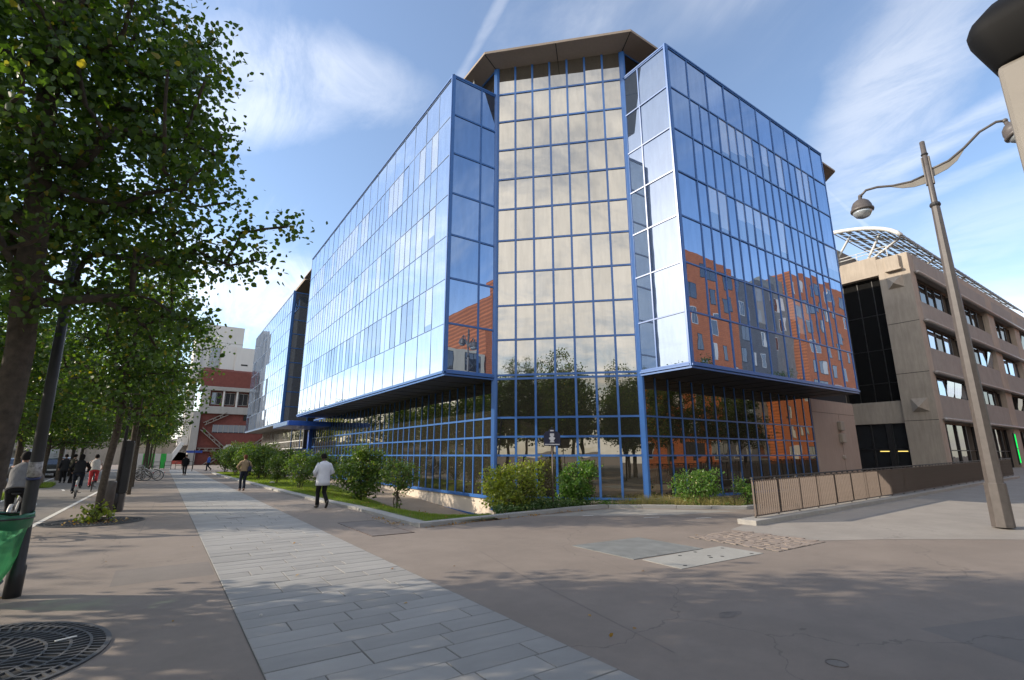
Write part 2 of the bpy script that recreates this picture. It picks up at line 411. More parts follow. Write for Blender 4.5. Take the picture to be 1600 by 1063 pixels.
M['leaf_dead'] = leafmat('fallen_leaf', V(0.25, 0.12, 0.03), V(0.38, 0.23, 0.06), V(0.5, 0.4, 0.1), 0.2)
M['bark'] = solid('bark', V(0.075, 0.058, 0.042), 0.95, var=0.4, scale=14, bump=0.8)
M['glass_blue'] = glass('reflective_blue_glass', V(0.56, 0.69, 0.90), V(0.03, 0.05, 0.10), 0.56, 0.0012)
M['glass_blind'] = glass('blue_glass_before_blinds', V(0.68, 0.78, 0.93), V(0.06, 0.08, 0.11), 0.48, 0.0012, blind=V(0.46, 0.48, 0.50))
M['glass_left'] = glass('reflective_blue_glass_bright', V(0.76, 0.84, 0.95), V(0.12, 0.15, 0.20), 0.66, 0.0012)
M['glass_bay'] = glass('pale_bay_glass', V(0.66, 0.73, 0.82), V(0.05, 0.07, 0.11), 0.45, 0.0012)
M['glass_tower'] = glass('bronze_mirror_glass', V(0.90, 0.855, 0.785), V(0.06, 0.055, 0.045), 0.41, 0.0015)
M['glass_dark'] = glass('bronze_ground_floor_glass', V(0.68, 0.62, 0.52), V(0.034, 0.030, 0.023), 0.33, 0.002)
M['glass_black'] = glass('dark_window_glass', V(0.8, 0.8, 0.82), V(0.012, 0.012, 0.012), 0.10, 0.002)
M['glass_office'] = glass('office_window_glass', V(0.45, 0.44, 0.43), V(0.05, 0.048, 0.045), 0.18, 0.003)
M['glass_win'] = glass('window_glass', V(0.85, 0.87, 0.9), V(0.03, 0.032, 0.035), 0.20, 0.003)
M['blue_metal'] = solid('blue_painted_aluminium', V(0.035, 0.125, 0.36), 0.35, 0.0, 0.6, 0.06, 3)
M['blue_pale'] = solid('blue_grey_gasket', V(0.10, 0.17, 0.30), 0.4, 0, 0.5, 0.06)
M['blue_bright'] = solid('bright_blue_panel', V(0.02, 0.09, 0.42), 0.35, 0, 0.5, 0.06)
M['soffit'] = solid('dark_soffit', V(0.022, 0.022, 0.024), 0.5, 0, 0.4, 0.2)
M['core'] = solid('dark_interior', V(0.012, 0.012, 0.013), 0.9)
M['roof_conc'] = concrete('roof_slab_concrete', V(0.30, 0.245, 0.20), 0.15)
M['pale_metal'] = solid('pale_painted_steel', V(0.62, 0.62, 0.60), 0.4, 0, 0.5, 0.05)
M['conc'] = concrete('grey_concrete', V(0.42, 0.36, 0.295), 0.30, 0.6)
M['conc_panel'] = concrete('ribbed_concrete_panel', V(0.33, 0.306, 0.276), 0.20, 1.5)
M['conc_pier'] = concrete('pier_concrete', V(0.40, 0.31, 0.25), 0.15, 0.8)
M['conc_white'] = concrete('white_concrete', V(0.62, 0.59, 0.55), 0.10, 0.4)
M['conc_grey'] = concrete('mid_concrete', V(0.36, 0.34, 0.31), 0.2, 0.6)
M['sill'] = solid('aluminium_sill', V(0.42, 0.40, 0.38), 0.4, 0.3, 0.5)
M['brick_red'] = solid('red_cladding', V(0.17, 0.048, 0.036), 0.85, var=0.15, scale=3)
M['stone'] = concrete('viaduct_stone', V(0.30, 0.27, 0.23), 0.3, 1.5)
M['rail'] = solid('brown_painted_steel', V(0.112, 0.083, 0.067), 0.5, 0, 0.5, 0.12, 10)
M['lamp_metal'] = solid('grey_brown_lamp_paint', V(0.088, 0.076, 0.07), 0.45, 0, 0.5, 0.15, 8)
M['black_steel'] = solid('dark_steel', V(0.022, 0.021, 0.022), 0.5, 0, 0.5, 0.2)
M['cast_iron'] = solid('cast_iron', V(0.075, 0.075, 0.078), 0.6, 0.2, 0.5, 0.2, 20)
M['beige_metal'] = solid('beige_brushed_panel', V(0.19, 0.172, 0.148), 0.5, 0.0, 0.4, 0.08)
M['lens'] = glass('lamp_lens', V(0.9, 0.95, 1), V(0.35, 0.37, 0.38), 0.3, 0.0)
M['plate_grey'] = solid('steel_plate', V(0.20, 0.205, 0.195), 0.6, 0.1, 0.5, 0.2, 3)
M['plate_pale'] = concrete('pale_cement_plate', V(0.34, 0.33, 0.30), 0.2, 2.0)
M['plate_dark'] = solid('dark_cover', V(0.13, 0.11, 0.10), 0.7, 0, 0.4, 0.2, 3)
M['cobble'] = slabmat('sandstone_sett', (0.27, 0.22, 0.185), 0.2)
def facade_brick(name, c, sc=1.0):
    n = NT(name); tc = n.N('ShaderNodeTexCoord'); mp = n.N('ShaderNodeMapping'); n.L(tc.outputs['Object'], mp.inputs[0]); mp.inputs['Rotation'].default_value = (R(90), 0, 0)
    b = n.N('ShaderNodeTexBrick'); n.L(mp.outputs[0], b.inputs[0]); b.inputs['Scale'].default_value = sc
    b.inputs['Color1'].default_value = c; b.inputs['Color2'].default_value = tuple(x*0.82 for x in c[:3])+(1,)
    b.inputs['Mortar'].default_value = tuple(x*0.55 for x in c[:3])+(1,)
    n.pbr(b.outputs[0], 0.85); return n.m
M['orange'] = facade_brick('orange_terracotta', V(0.50, 0.155, 0.055))
M['greycl'] = facade_brick('grey_terracotta', V(0.14, 0.14, 0.15))
M['cream'] = concrete('cream_render', V(0.50, 0.45, 0.36), 0.1)
# ------------------------------------------------------------------ ground
def lerp(a, b, t): return a+(b-a)*t
KERB = [(5.33, 11.64), (5.30, 16.4), (4.95, 21.2), (4.68, 28.6), (4.25, 44.8), (4.1, 58.0)]
def kerb_x(y):
    for (xa, ya), (xb, yb) in zip(KERB, KERB[1:]):
        if y <= yb: return lerp(xa, xb, max(0, (y-ya)/(yb-ya)))
    return KERB[-1][0]
FRONT = [(5.33, 11.64), (8.2, 12.05), (11.2, 12.35), (12.4, 12.35), (15.7, 9.45), (16.6, 9.45)]
hole = [(x+0.12, y) for x, y in KERB]
hole[0] = (5.45, 11.76)
hole = hole+[(10.6, 58.0), (10.6, 16.6), (14.6, 12.6), (27.4, 12.6), (27.4, 9.57), (15.72, 9.57), (12.44, 12.47), (11.2, 12.47), (8.2, 12.17)]
def ground_sheet():
    outer = [(-900, -600), (900, -600), (900, 1100), (-900, 1100)]
    tri = tessellate_polygon([[Vector((x, y, 0)) for x, y in outer], [Vector((x, y, 0)) for x, y in hole]])
    mb = MB(); mb.add([(x, y, 0) for x, y in outer+hole], tri)
    return mb
struct('ground', ground_sheet(), M['asphalt'])

def strip_poly(pts, z): return MB().add([(x, y, z) for x, y in pts], tessellate_polygon([[Vector((x, y, 0)) for x, y in pts]]))
# cycle lane and road on the left
lane = [(-2.35, -30), (-2.35, 17.3), (-2.25, 30), (-2.2, 45), (-2.2, 80), (-7.9, 80), (-5.95, 42), (-4.75, 26.6), (-4.3, 15), (-4.3, -30)]
struct('cycle_lane', strip_poly(lane, 0.004), M['asphalt_lane'])
road = [(-6.3, -60), (-6.3, 20), (-6.6, 30), (-7.4, 42), (-9.2, 80), (-9.2, 400), (-26, 400), (-24, -60)]
struct('road', strip_poly(road, 0.004), M['asphalt_road'])
def ribbon(pts, w, z):
    mb = MB()
    for (a, b) in zip(pts, pts[1:]):
        d = (Vector(b)-Vector(a)).normalized(); n = Vector((-d.y, d.x))*w/2
        mb.add([(a[0]-n.x, a[1]-n.y, z), (a[0]+n.x, a[1]+n.y, z), (b[0]+n.x, b[1]+n.y, z), (b[0]-n.x, b[1]-n.y, z)], [(0, 1, 2, 3)])
    return mb
struct('lane_marking', ribbon([(-2.42, 5), (-2.40, 17.3), (-2.30, 30), (-2.25, 45), (-2.25, 70)], 0.12, 0.008), M['white_paint'])
struct('lane_marking', ribbon([(-4.3, 10), (-4.75, 26.6), (-5.95, 42), (-7.8, 72)], 0.12, 0.008), M['white_paint'])
mb = MB()
for i, y in enumerate((24.2, 33, 41, 50)):
    x = -3.4-i*0.3; mb.v and None
    mb.add(ribbon([(x, y), (x-0.25, y+1.6)], 0.10, 0.008).v, [(0, 1, 2, 3)])
struct('lane_dashes', mb, M['white_paint'])
# verge between cycle lane and road
struct('verge', strip_poly([(-4.5, 5), (-4.9, 26.6), (-6.15, 42), (-8.0, 75), (-9.0, 75), (-7.2, 42), (-6.4, 28), (-6.1, 5)], 0.006), M['asphalt_lane'])
# raised pale pavement on the right, rising gently away along the railing
def rise(x): return 0.006+max(0.0, min(x, 60)-12.6)*0.0145
def side_pavement():
    mb = MB(); xs = [9.0, 12.6, 16, 20, 26, 32, 40, 60]
    near = lambda x: 4.6-(x-12.6)*0.62 if x < 22 else -1.23-(x-22)*0.9
    near = lambda x: 5.2-(x-11.3)*0.42
    row = []
    poly = [(12.2, 7.2), (11.2, 5.3), (13.5, 3.5), (18.0, 0.0), (24, -3.5), (60, -12), (60, 11.3), (33.0, 9.2), (33.0, 8.0), (12.75, 7.5)]
    # a grid: level at its outer edge, rising towards the railing
    pts = []
    for x in (11.2, 12.6, 14.5, 16.5, 19, 22, 26, 30, 33.5, 37, 42, 50, 60):
        y0 = 5.3 if x <= 11.2 else 5.0-(x-12.0)*0.72; y1 = 7.2 if x <= 11.2 else (7.6 if x < 33.5 else 11.4)
        for t in (0, .15, .3, .45, .6, .8, 1.0):
            q = min(1, t/0.6); q = q*q*(3-2*q)
            pts.append((x, lerp(y0, y1, t), 0.004+(rise(x)-0.006)*q))
    return mb.add(pts, [(i*7+j, i*7+7+j, i*7+8+j, i*7+1+j) for i in range(12) for j in range(6)])
struct('side_pavement', side_pavement(), M['pavement'])

# the band of granite slabs
band = struct('paving_strip', strip_poly([(0.88, -4), (3.28, -4), (3.28, 74), (0.88, 74)], 0.003), M['joint'])
SLABM = {}
def slab_mesh(w, h):
    k = (round(w, 2), round(h, 2))
    if k not in SLABM:
        mb = MB(); x, y = k[0]/2, k[1]/2; e = 0.004
        mb.add([(-x, -y, -.012), (x, -y, -.012), (x, y, -.012), (-x, y, -.012), (-x, -y, -e), (x, -y, -e), (x, y, -e), (-x, y, -e),
                (-x+e, -y+e, 0), (x-e, -y+e, 0), (x-e, y-e, 0), (-x+e, y-e, 0)],
               [(0, 1, 5, 4), (1, 2, 6, 5), (2, 3, 7, 6), (3, 0, 4, 7), (4, 5, 9, 8), (5, 6, 10, 9), (6, 7, 11, 10), (7, 4, 8, 11), (8, 9, 10, 11)])
        SLABM[k] = mb.mesh('granite_slab', M['granite'])
    return SLABM[k]
def paving():
    y = 2.6; n = 0; far = MB(); r = random.Random(3)
    while y < 73:
        h = 0.31; x = 0.885; g = 0.008
        cuts = []; first = r.choice([0.4, 0.6, 0.8, 1.0, 1.2])
        p = first
        while p < 2.2: cuts.append(p); p += r.choice([0.6, 0.75, 0.9, 1.05])
        edges = [0]+[c for c in cuts if 2.39-c > 0.25]+[2.39]
        for a, b in zip(edges, edges[1:]):
            w = round(b-a-g, 2); c = (x+(a+b)/2, y+h/2, 0.0095+r.uniform(-0.0018, 0.0018))
            if n < 300:
                o = link('granite_slab', slab_mesh(w, h-g), band, c, (r.uniform(-.0015, .0015), r.uniform(-.0015, .0015), 0)); n += 1
            else:
                far.add([(c[0]+v.co.x, c[1]+v.co.y, c[2]+v.co.z) for v in slab_mesh(w, h-g).vertices],
                        [(8, 9, 10, 11)] if False else [tuple(q.vertices) for q in slab_mesh(w, h-g).polygons])
        y += h
    far.build('far_granite_slabs', M['granite'], band, (0, 0, 0), kind='stuff')
paving()

# kerbs round the planted bed: separate stones
kerb_root = bpy.data.objects.new('kerb_edge', None); COL.objects.link(kerb_root); kerb_root['kind'] = 'structure'
def kerb_stone(a, b, w, z0, z1, side):
    a = Vector((a[0], a[1], 0)); b = Vector((b[0], b[1], 0)); d = (b-a).normalized(); n = Vector((-d.y, d.x, 0))*side
    L = (b-a).length
    mb = MB().obox((0, 0, (z0+z1)/2), d*(L/2-0.006), n*w/2, (0, 0, (z1-z0)/2))
    o = mb.build('kerb_stone', M['kerb'], kerb_root, (0, 0, 0), bevel=0.012); o.location = (a+b)/2+n*w/2
    return o
def along(pts, step):
    out = []
    for a, b in zip(pts, pts[1:]):
        L = math.hypot(b[0]-a[0], b[1]-a[1]); k = max(1, round(L/step))
        for i in range(k): out.append((tuple(lerp(a[j], b[j], i/k) for j in (0, 1)), tuple(lerp(a[j], b[j], (i+1)/k) for j in (0, 1))))
    return out
for i, (a, b) in enumerate(along(KERB, 1.1)):
    kerb_stone(a, b, 0.34, -0.2, 0.085+rnd.uniform(-.006, .006), -1)
for a, b in along(FRONT, 1.0):
    kerb_stone(a, b, 0.24, -0.2, 0.10+rnd.uniform(-.006, .006), 1)

def zstrip(y): return max(-0.64, min(0.03, -0.62+(y-17.66)*0.0515))
def bed_z(x, y):
    xi = kerb_x(y)+0.3; zs = zstrip(y)
    t = max(0, min(1, (x-xi-0.4)/(8.3-xi-0.4))); t = t*t*(3-2*t)
    z = lerp(0.06, zs, t)
    f = max(0, min(1, (y-12.6)/3.2))
    return lerp(0.06, z, f)
def terrain(x0f, x1f, ys, nx, zf):
    mb = MB(); vs = []
    for y in ys:
        a, b = x0f(y), x1f(y)
        for i in range(nx+1):
            x = lerp(a, b, i/nx); vs.append((x, y, zf(x, y)))
    fs = [(j*(nx+1)+i, j*(nx+1)+i+1, (j+1)*(nx+1)+i+1, (j+1)*(nx+1)+i) for j in range(len(ys)-1) for i in range(nx)]
    return mb.add(vs, fs)
ys = [11.8+i*0.5 for i in range(93)]
LAWN_X = lambda y: 8.3 if y > 13.5 else lerp(8.3, 7.6, (13.5-y)/1.7)
struct('lawn', terrain(lambda y: kerb_x(y)+0.2, LAWN_X, ys, 10, bed_z), M['turf'], True)
struct('service_path', terrain(LAWN_X, lambda y: 10.62, ys, 4, lambda x, y: (zstrip(y) if y > 15 else lerp(-0.2, zstrip(15), max(0, (y-12.2)/2.8)))-0.01 if x > LAWN_X(y)+.01 else bed_z(x, y)-0.0), M['strip'])
# planted bed in front of the glass corner
bedp = [(8.4, 12.25), (11.2, 12.5), (12.45, 12.5), (15.75, 9.6), (27.4, 9.6), (27.4, 12.5), (14.55, 12.5), (10.55, 16.4), (9.6, 15.2)]
struct('planting_bed', strip_poly(bedp, 0.03), M['soil'])

# ------------------------------------------------------------------ glass office building
SQ = math.sqrt(0.5)
def proj_area(c, u, w, h):
    def pj(p):
        v = Vector(p)-Vector((0, 0, 1.7)); d = v.dot(F3)
        if d < 0.2: return None
        return (800+772*v.dot(R3)/d, 531.5-772*v.dot(U3)/d)
    c = Vector(c); u = Vector(u)*w/2; z = Vector((0, 0, h/2)); q = [pj(c-u-z), pj(c+u-z), pj(c+u+z), pj(c-u+z)]
    if any(p is None for p in q): return 0
    return abs(sum(q[i][0]*q[(i+1) % 4][1]-q[(i+1) % 4][0]*q[i][1] for i in range(4)))/2
PANEM = {}
def pane_mesh(w, h, mat):
    k = (round(w, 3), round(h, 3), mat.name)
    if k not in PANEM: PANEM[k] = MB().box(-w/2, w/2, 0, 0.02, -h/2, h/2).mesh('glass_pane', mat)
    return PANEM[k]
class Facade:
    def __init__(s): s.panes = []; s.bars = {}
    def bar(s, key): return s.bars.setdefault(key, MB())
    def face(s, P0, u, rows, barw, barh, key, gap=0.02, proud=0.03, tilt=0.003, ends=True):
        """rows: list of (z0, z1, edges, material chooser)"""
        u = Vector((u[0], u[1], 0)).normalized(); n = Vector((u.y, -u.x, 0)); P0 = Vector((P0[0], P0[1], 0))
        mbv = s.bar((key[0], key[1], len(s.panes))); r = rnd
        for ri, (z0, z1, ed, mf) in enumerate(rows):
            for i, (a, b) in enumerate(zip(ed, ed[1:])):
                m = mf(i, len(ed)-1) if callable(mf) else mf
                s.panes.append((P0+u*(a+b)/2+Vector((0, 0, (z0+z1)/2)), u, n, b-a-gap, z1-z0-gap, m, tilt))
            for e in ed:
                mbv.obox(P0+u*e+n*(proud/2-0.02)+Vector((0, 0, (z0+z1)/2)), u*barw/2, n*(proud/2+0.02), (0, 0, (z1-z0)/2-barh*0.3))
            for z in ((z0, z1) if ri == 0 else (z1,)):
                mbv.obox(P0+u*(ed[0]+ed[-1])/2+n*(proud/2-0.018)+Vector((0, 0, z)), u*((ed[-1]-ed[0])/2+0.02), n*(proud/2+0.022), (0, 0, barh/2))
    def finish(s, root, limit):
        org = root.location
        order = sorted(range(len(s.panes)), key=lambda i: -proj_area(s.panes[i][0], s.panes[i][1], s.panes[i][3], s.panes[i][4]))
        rest = {}
        for k, i in enumerate(order):
            c, u, n, w, h, m, tilt = s.panes[i]; ang = math.atan2(u.y, u.x)
            rx, rz = rnd.gauss(0, tilt), rnd.gauss(0, tilt)
            if k < limit:
                link('glass_pane', pane_mesh(round(w, 3), round(h, 3), m), root, c-org, (rx, 0, ang+rz))
            else:
                mt = Matrix.Translation(c) @ Matrix.Rotation(ang+rz, 4, 'Z') @ Matrix.Rotation(rx, 4, 'X')
                mb = rest.setdefault(m.name, (MB(), m))[0]
                me = pane_mesh(round(w, 3), round(h, 3), m)
                mb.add([mt @ v.co for v in me.vertices], [tuple(p.vertices) for p in me.polygons])
        for nm, (mb, m) in rest.items():
            mb.build('small_glass_panes', m, root, org, kind='stuff')
        for (nm, mat, _), mb in s.bars.items():
            mb.build(nm, M[mat], root, org)
def seq(a, b, n): return [lerp(a, b, i/n) for i in range(n+1)]
BZ = [4.80+i*(17.66-4.80)/7 for i in range(8)]
def box_rows(L, n_units, seed):
    """seven rows; top and bottom of wide panes, the others wide - narrow ... - wide"""
    r = random.Random(seed); U = L/n_units; rows = []
    for i in range(7):
        if i in (0, 6): ed = seq(0, L, n_units)
        else: ed = [0]+seq(U, L-U, (n_units-2)*2)+[L]
        rows.append((BZ[i], BZ[i+1], ed, i))
    return rows
bld = wthing('glass_office_building', 'large blue mirror glass office building with a chamfered bronze glass corner and overhanging upper floors', 'office building', (10.5, 16.46, 0))
org = tuple(bld.location)
fa = Facade()
rb = random.Random(11)
def blue(row, prob):
    def f(i, n):
        if row in (1, 3, 5) and (rb.random() < prob): return M['glass_blind']
        return M['glass_blue']
    return f
def left(row):
    def f(i, n):
        if row in (1, 3, 5) and rb.random() < 0.5: return M['glass_blind']
        return M['glass_left']
    return f
# right wing: south face, y = 10.19
RW0, RW1, RWY = 14.48, 27.5, 10.19
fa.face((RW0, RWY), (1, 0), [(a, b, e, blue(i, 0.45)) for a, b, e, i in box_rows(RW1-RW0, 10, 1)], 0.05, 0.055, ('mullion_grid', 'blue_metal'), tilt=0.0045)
# right wing: return face x = 14.48, seen from the west
RL = 12.45-RWY
fa.face((RW0, 12.45), (0, -1), [(BZ[i], BZ[i+1], [0.05, RL*0.36, RL], M['glass_bay']) for i in range(7)], 0.05, 0.05, ('mullion_grid', 'blue_metal'))
# left wing: west face, x = 8.3
LWX, LW0, LW1 = 8.30, 16.46, 41.5
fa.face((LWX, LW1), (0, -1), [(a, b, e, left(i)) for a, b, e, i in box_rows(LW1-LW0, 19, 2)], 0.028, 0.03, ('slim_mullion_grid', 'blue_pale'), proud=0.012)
# left wing: end face y = 16.46
EL = 10.5-LWX
fa.face((LWX, LW0), (1, 0), [(BZ[i], BZ[i+1], [0.0, EL*0.64, EL-0.05], M['glass_blue']) for i in range(7)], 0.07, 0.07, ('mullion_grid', 'blue_metal'))
# chamfered tower
TU = (SQ, -SQ); TLn = 4.0*math.sqrt(2)
te = seq(0.09, TLn-0.09, 7)
trow = [(0.16, 1.69), (1.69, 2.39), (2.39, 3.12), (3.12, 4.64), (4.64, 4.79)]+[(4.79+i*1.4395, 4.79+(i+1)*1.4395) for i in range(10)]
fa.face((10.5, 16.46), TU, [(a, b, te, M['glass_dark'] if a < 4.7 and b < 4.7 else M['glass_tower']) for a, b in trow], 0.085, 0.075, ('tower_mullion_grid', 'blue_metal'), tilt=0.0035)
# recessed ground floor glazing
gz = [(0.16, 1.69), (1.69, 2.39), (2.39, 3.12), (3.12, 4.66)]
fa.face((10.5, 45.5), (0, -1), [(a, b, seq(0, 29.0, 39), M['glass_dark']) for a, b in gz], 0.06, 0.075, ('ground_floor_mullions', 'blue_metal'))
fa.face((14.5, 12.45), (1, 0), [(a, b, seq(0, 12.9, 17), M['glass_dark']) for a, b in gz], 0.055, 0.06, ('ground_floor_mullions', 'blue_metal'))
# glass band between wing tops and the roof slab
fa.face((10.5, 45.0), (0, -1), [(17.75, 19.12, seq(0, 28.54, 19), M['glass_black'])], 0.06, 0.06, ('tower_mullion_grid', 'blue_metal'))
fa.face((14.5, 12.45), (1, 0), [(17.75, 19.12, seq(0, 18, 12), M['glass_black'])], 0.06, 0.06, ('tower_mullion_grid', 'blue_metal'))
fa.finish(bld, 298)
# blue corner posts and edge trims
mb = MB()
for (x, y) in ((RW0, RWY), (LWX, LW0)):
    mb.box(x-0.06, x+0.07, y-0.07, y+0.07, 4.66, 17.74)
    mb.box(x-0.10, x-0.064, y-0.045, y+0.03, 4.66, 17.74)
for (x, y, r) in ((10.5, 16.46, 0.12), (14.5, 12.45, 0.12)):
    mb.prism([(x-r, y+0.03), (x-r*0.3, y-r*0.75), (x+r*0.3, y-r), (x+r, y-0.02), (x+0.1, y+0.1)], -0.3, 19.12)
mb.build('corner_post', M['blue_metal'], bld, org, bevel=0.008)
TR = {}
def trim(a, b, out, z, h, d):
    TR.setdefault(len(TR), MB()).bar((a[0]+out[0]*d/2, a[1]+out[1]*d/2, z), (b[0]+out[0]*d/2, b[1]+out[1]*d/2, z), d, h)
for z, h, d in ((4.72, 0.07, 0.10), (4.63, 0.06, 0.05), (17.72, 0.06, 0.06)):
    trim((RW0-0.07, RWY), (RW1, RWY), (0, -1), z, h, d); trim((RW0, RWY), (RW0, 12.40), (-1, 0), z, h, d)
    trim((LWX, LW0-0.07), (LWX, LW1), (-1, 0), z, h, d); trim((LWX, LW0), (10.42, LW0), (0, -1), z, h, d)
trim((10.5, 16.6), (10.5, 45.5), (-1, 0), 0.13, 0.1, 0.06); trim((14.6, 12.45), (27.4, 12.45), (0, -1), 0.13, 0.08, 0.06)
for q in TR.values(): q.build('edge_trim', M['blue_metal'], bld, org)
# dark bodies behind the glass, soffits
mb = MB()
mb.box(LWX+0.05, 14.0, LW0+0.05, LW1, 4.70, 17.70); mb.box(RW0+0.05, RW1, RWY+0.05, 16.2, 4.70, 17.70)
mb.prism([(10.56, 45.4), (10.56, 16.49), (14.52, 12.51), (32.0, 12.51), (32.0, 45.4)], -0.7, 19.11)
mb.build('interior_core', M['core'], bld, org)
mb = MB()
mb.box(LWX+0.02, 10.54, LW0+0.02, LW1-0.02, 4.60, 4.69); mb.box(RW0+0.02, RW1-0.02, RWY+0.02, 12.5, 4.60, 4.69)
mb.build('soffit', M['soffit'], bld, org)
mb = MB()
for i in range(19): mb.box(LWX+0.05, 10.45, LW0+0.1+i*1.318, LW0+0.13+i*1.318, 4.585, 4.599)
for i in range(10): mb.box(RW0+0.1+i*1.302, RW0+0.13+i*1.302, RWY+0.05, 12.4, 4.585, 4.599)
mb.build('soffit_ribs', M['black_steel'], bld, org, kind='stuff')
# plinth under the glass
mb = MB()
mb.box(10.52, 10.9, 16.45, 45.5, -0.75, 0.085)
mb.prism([(10.52, 16.45), (14.51, 12.47), (14.8, 12.7), (10.9, 16.7)], -0.75, 0.085)
mb.box(14.52, 27.4, 12.47, 12.8, -0.5, 0.085)
mb.build('plinth', M['plinth'], bld, org)
mb = MB(); mb.bar((10.49, 16.5, -0.60), (10.49, 45.5, 0.05), 0.05, 0.05)
mb.build('plinth_trim', M['blue_metal'], bld, org)
# concrete pier at the right end
mb = MB(); mb.box(27.45, 32.4, 12.40, 13.6, -0.2, 4.58); pier = mb.build('pier', M['conc_pier'], bld, org, bevel=0.02)
mb = MB()
for z0, z1 in ((3.0, 3.5), (2.35, 2.85)): mb.box(30.1, 30.55, 12.2, 12.42, z0, z1)
mb.box(30.2, 30.5, 12.32, 12.42, 1.5, 1.7); mb.build('pier_block', M['conc'], pier, org, bevel=0.05)
mb = MB(); mb.box(27.46, 32.39, 12.394, 12.41, 3.9, 3.915); mb.box(30.4, 30.41, 12.394, 12.41, 0, 3.9); mb.build('pier_joint', M['core'], pier, org)
# overhanging roof slab with folded soffit, thin posts
def roof_slab(P, zin, pin, name_parent, org, z0=19.14, lip=0.11):
    mb = MB(); n = len(P)
    vs = [(x, y, z0+0.10) for x, y in P]+[(x, y, z0+0.10+lip) for x, y in P]+[(x, y, z0) for x, y in pin]+[(x, y, z0+0.5) for x, y in pin]
    fs = []
    for i in range(n):
        j = (i+1) % n
        fs += [(i, j, n+j, n+i), (2*n+i, 2*n+j, j, i), (n+i, n+j, 3*n+j, 3*n+i)]
    t = tessellate_polygon([[Vector((x, y, 0)) for x, y in pin]])
    fs += [tuple(3*n+q for q in k) for k in t]+[tuple(2*n+q for q in k) for k in t]
    mb.add(vs, fs); return mb
RP = [(9.60, 51.2), (9.60, 16.08), (14.07, 11.51), (32.9, 11.51), (34.2, 13.0), (34.2, 50), (12.0, 52.6)]
RI = [(10.52, 48.0), (10.52, 16.50), (14.52, 12.48), (32.0, 12.48), (32.6, 13.2), (32.6, 47.5), (12.6, 48.6)]
slab = roof_slab(RP, 0, RI, None, org).build('roof_slab', M['roof_conc'], bld, org)
mb = MB()
def sj(a, b):  # narrow dark joint strips 3 mm under the soffit
    a = Vector(a); b = Vector(b); mb.bar(a-Vector((0, 0, 0.008)), b-Vector((0, 0, 0.008)), 0.03, 0.01)
sj((10.52, 16.5, 19.14), (9.62, 16.1, 19.24)); sj((14.52, 12.48, 19.14), (14.07, 11.53, 19.24)); sj((12.52, 14.47, 19.14), (11.84, 13.81, 19.24))
for y in (20, 24, 28): sj((10.52, y, 19.14), (9.62, y, 19.24))
mb.build('soffit_joint', M['core'], slab, org)
mb = MB()
for x, y in ((10.0, 17.7), (15.9, 12.0)): mb.loft([(x, y, 17.7), (x, y, 19.2)], 0.045, 10)
mb.build('roof_post', M['pale_metal'], bld, org, smooth=True)

# second block of the same office complex
b2 = wthing('glass_office_building', 'farther blue mirror glass block behind the entrance canopy', 'office building', (11.0, 51.3, 0))
o2 = tuple(b2.location); fb = Facade()
X2, Y2a, Y2b = 8.86, 51.3, 76.5
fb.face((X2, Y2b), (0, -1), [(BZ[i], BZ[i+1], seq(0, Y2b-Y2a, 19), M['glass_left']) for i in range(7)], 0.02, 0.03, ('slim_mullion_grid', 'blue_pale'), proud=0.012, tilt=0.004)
fb.face((X2, Y2a), (1, 0), [(z, z+1.43, [0.15, 2.3], M['glass_left']) for z in [4.8+1.43*i for i in range(9)]], 0.08, 0.08, ('mullion_grid', 'blue_metal'))
fb.face((11.0, 76.0), (0, -1), [(a, b, seq(0, 24.5, 33), M['glass_dark']) for a, b in gz], 0.05, 0.08, ('ground_floor_mullions', 'pale_metal'))
fb.finish(b2, 80)
mb = MB(); mb.box(X2+0.05, 14, Y2a+0.05, Y2b-0.05, 4.66, 17.7); mb.box(11.05, 30, Y2a+0.1, Y2b-0.1, -0.2, 19.1); mb.build('interior_core', M['core'], b2, o2)
mb = MB(); mb.box(X2-0.1, X2+0.12, Y2a-0.1, Y2a+0.02, 4.6, 17.8); mb.build('corner_post', M['blue_metal'], b2, o2)
mb = MB(); mb.box(X2+0.01, 11.04, Y2a+0.02, Y2b, 4.58, 4.65); mb.build('soffit', M['soffit'], b2, o2)
for z0, z1 in ((4.62, 4.74), (17.68, 17.76)): MB().box(X2-0.03, X2+0.02, Y2a, Y2b, z0, z1).build('edge_trim', M['blue_pale'], b2, o2)
mb = MB(); mb.box(10.98, 11.2, Y2a+0.1, Y2b, -0.2, 0.1); mb.build('plinth', M['plinth'], b2, o2)
mb = MB(); mb.prism([(10.4, 50.4), (30, 50.4), (30, 77), (10.4, 77), (9.7, 76), (9.7, 51.3)], 19.14, 19.4); mb.build('roof_slab', M['roof_conc'], b2, o2)
# entrance canopy
cn = wthing('entrance_canopy', 'flat bright blue entrance canopy between the two glass blocks', 'canopy', (9.5, 44.6, 0))
oc = tuple(cn.location)
MB().box(7.4, 12.0, 40.0, 46.2, 3.86, 4.22).build('canopy_slab', M['blue_bright'], cn, oc, bevel=0.03)
MB().box(7.37, 7.4, 40.2, 46.0, 3.9, 4.18).build('fascia', M['blue_pale'], cn, oc)
MB().box(10.2, 10.9, 45.6, 46.05, -0.1, 3.855).build('post', M['blue_bright'], cn, oc)
mb = MB()
for x0 in (8.9, 9.6): mb.box(x0, x0+0.06, 46.2, 46.26, 0, 3.8)
mb.box(8.9, 10.2, 46.2, 46.26, 2.2, 2.28); mb.build('door_frame', M['blue_metal'], cn, oc)
MB().box(8.96, 10.2, 46.21, 46.23, 0.05, 2.2).build('door_glass', M['glass_win'], cn, oc)

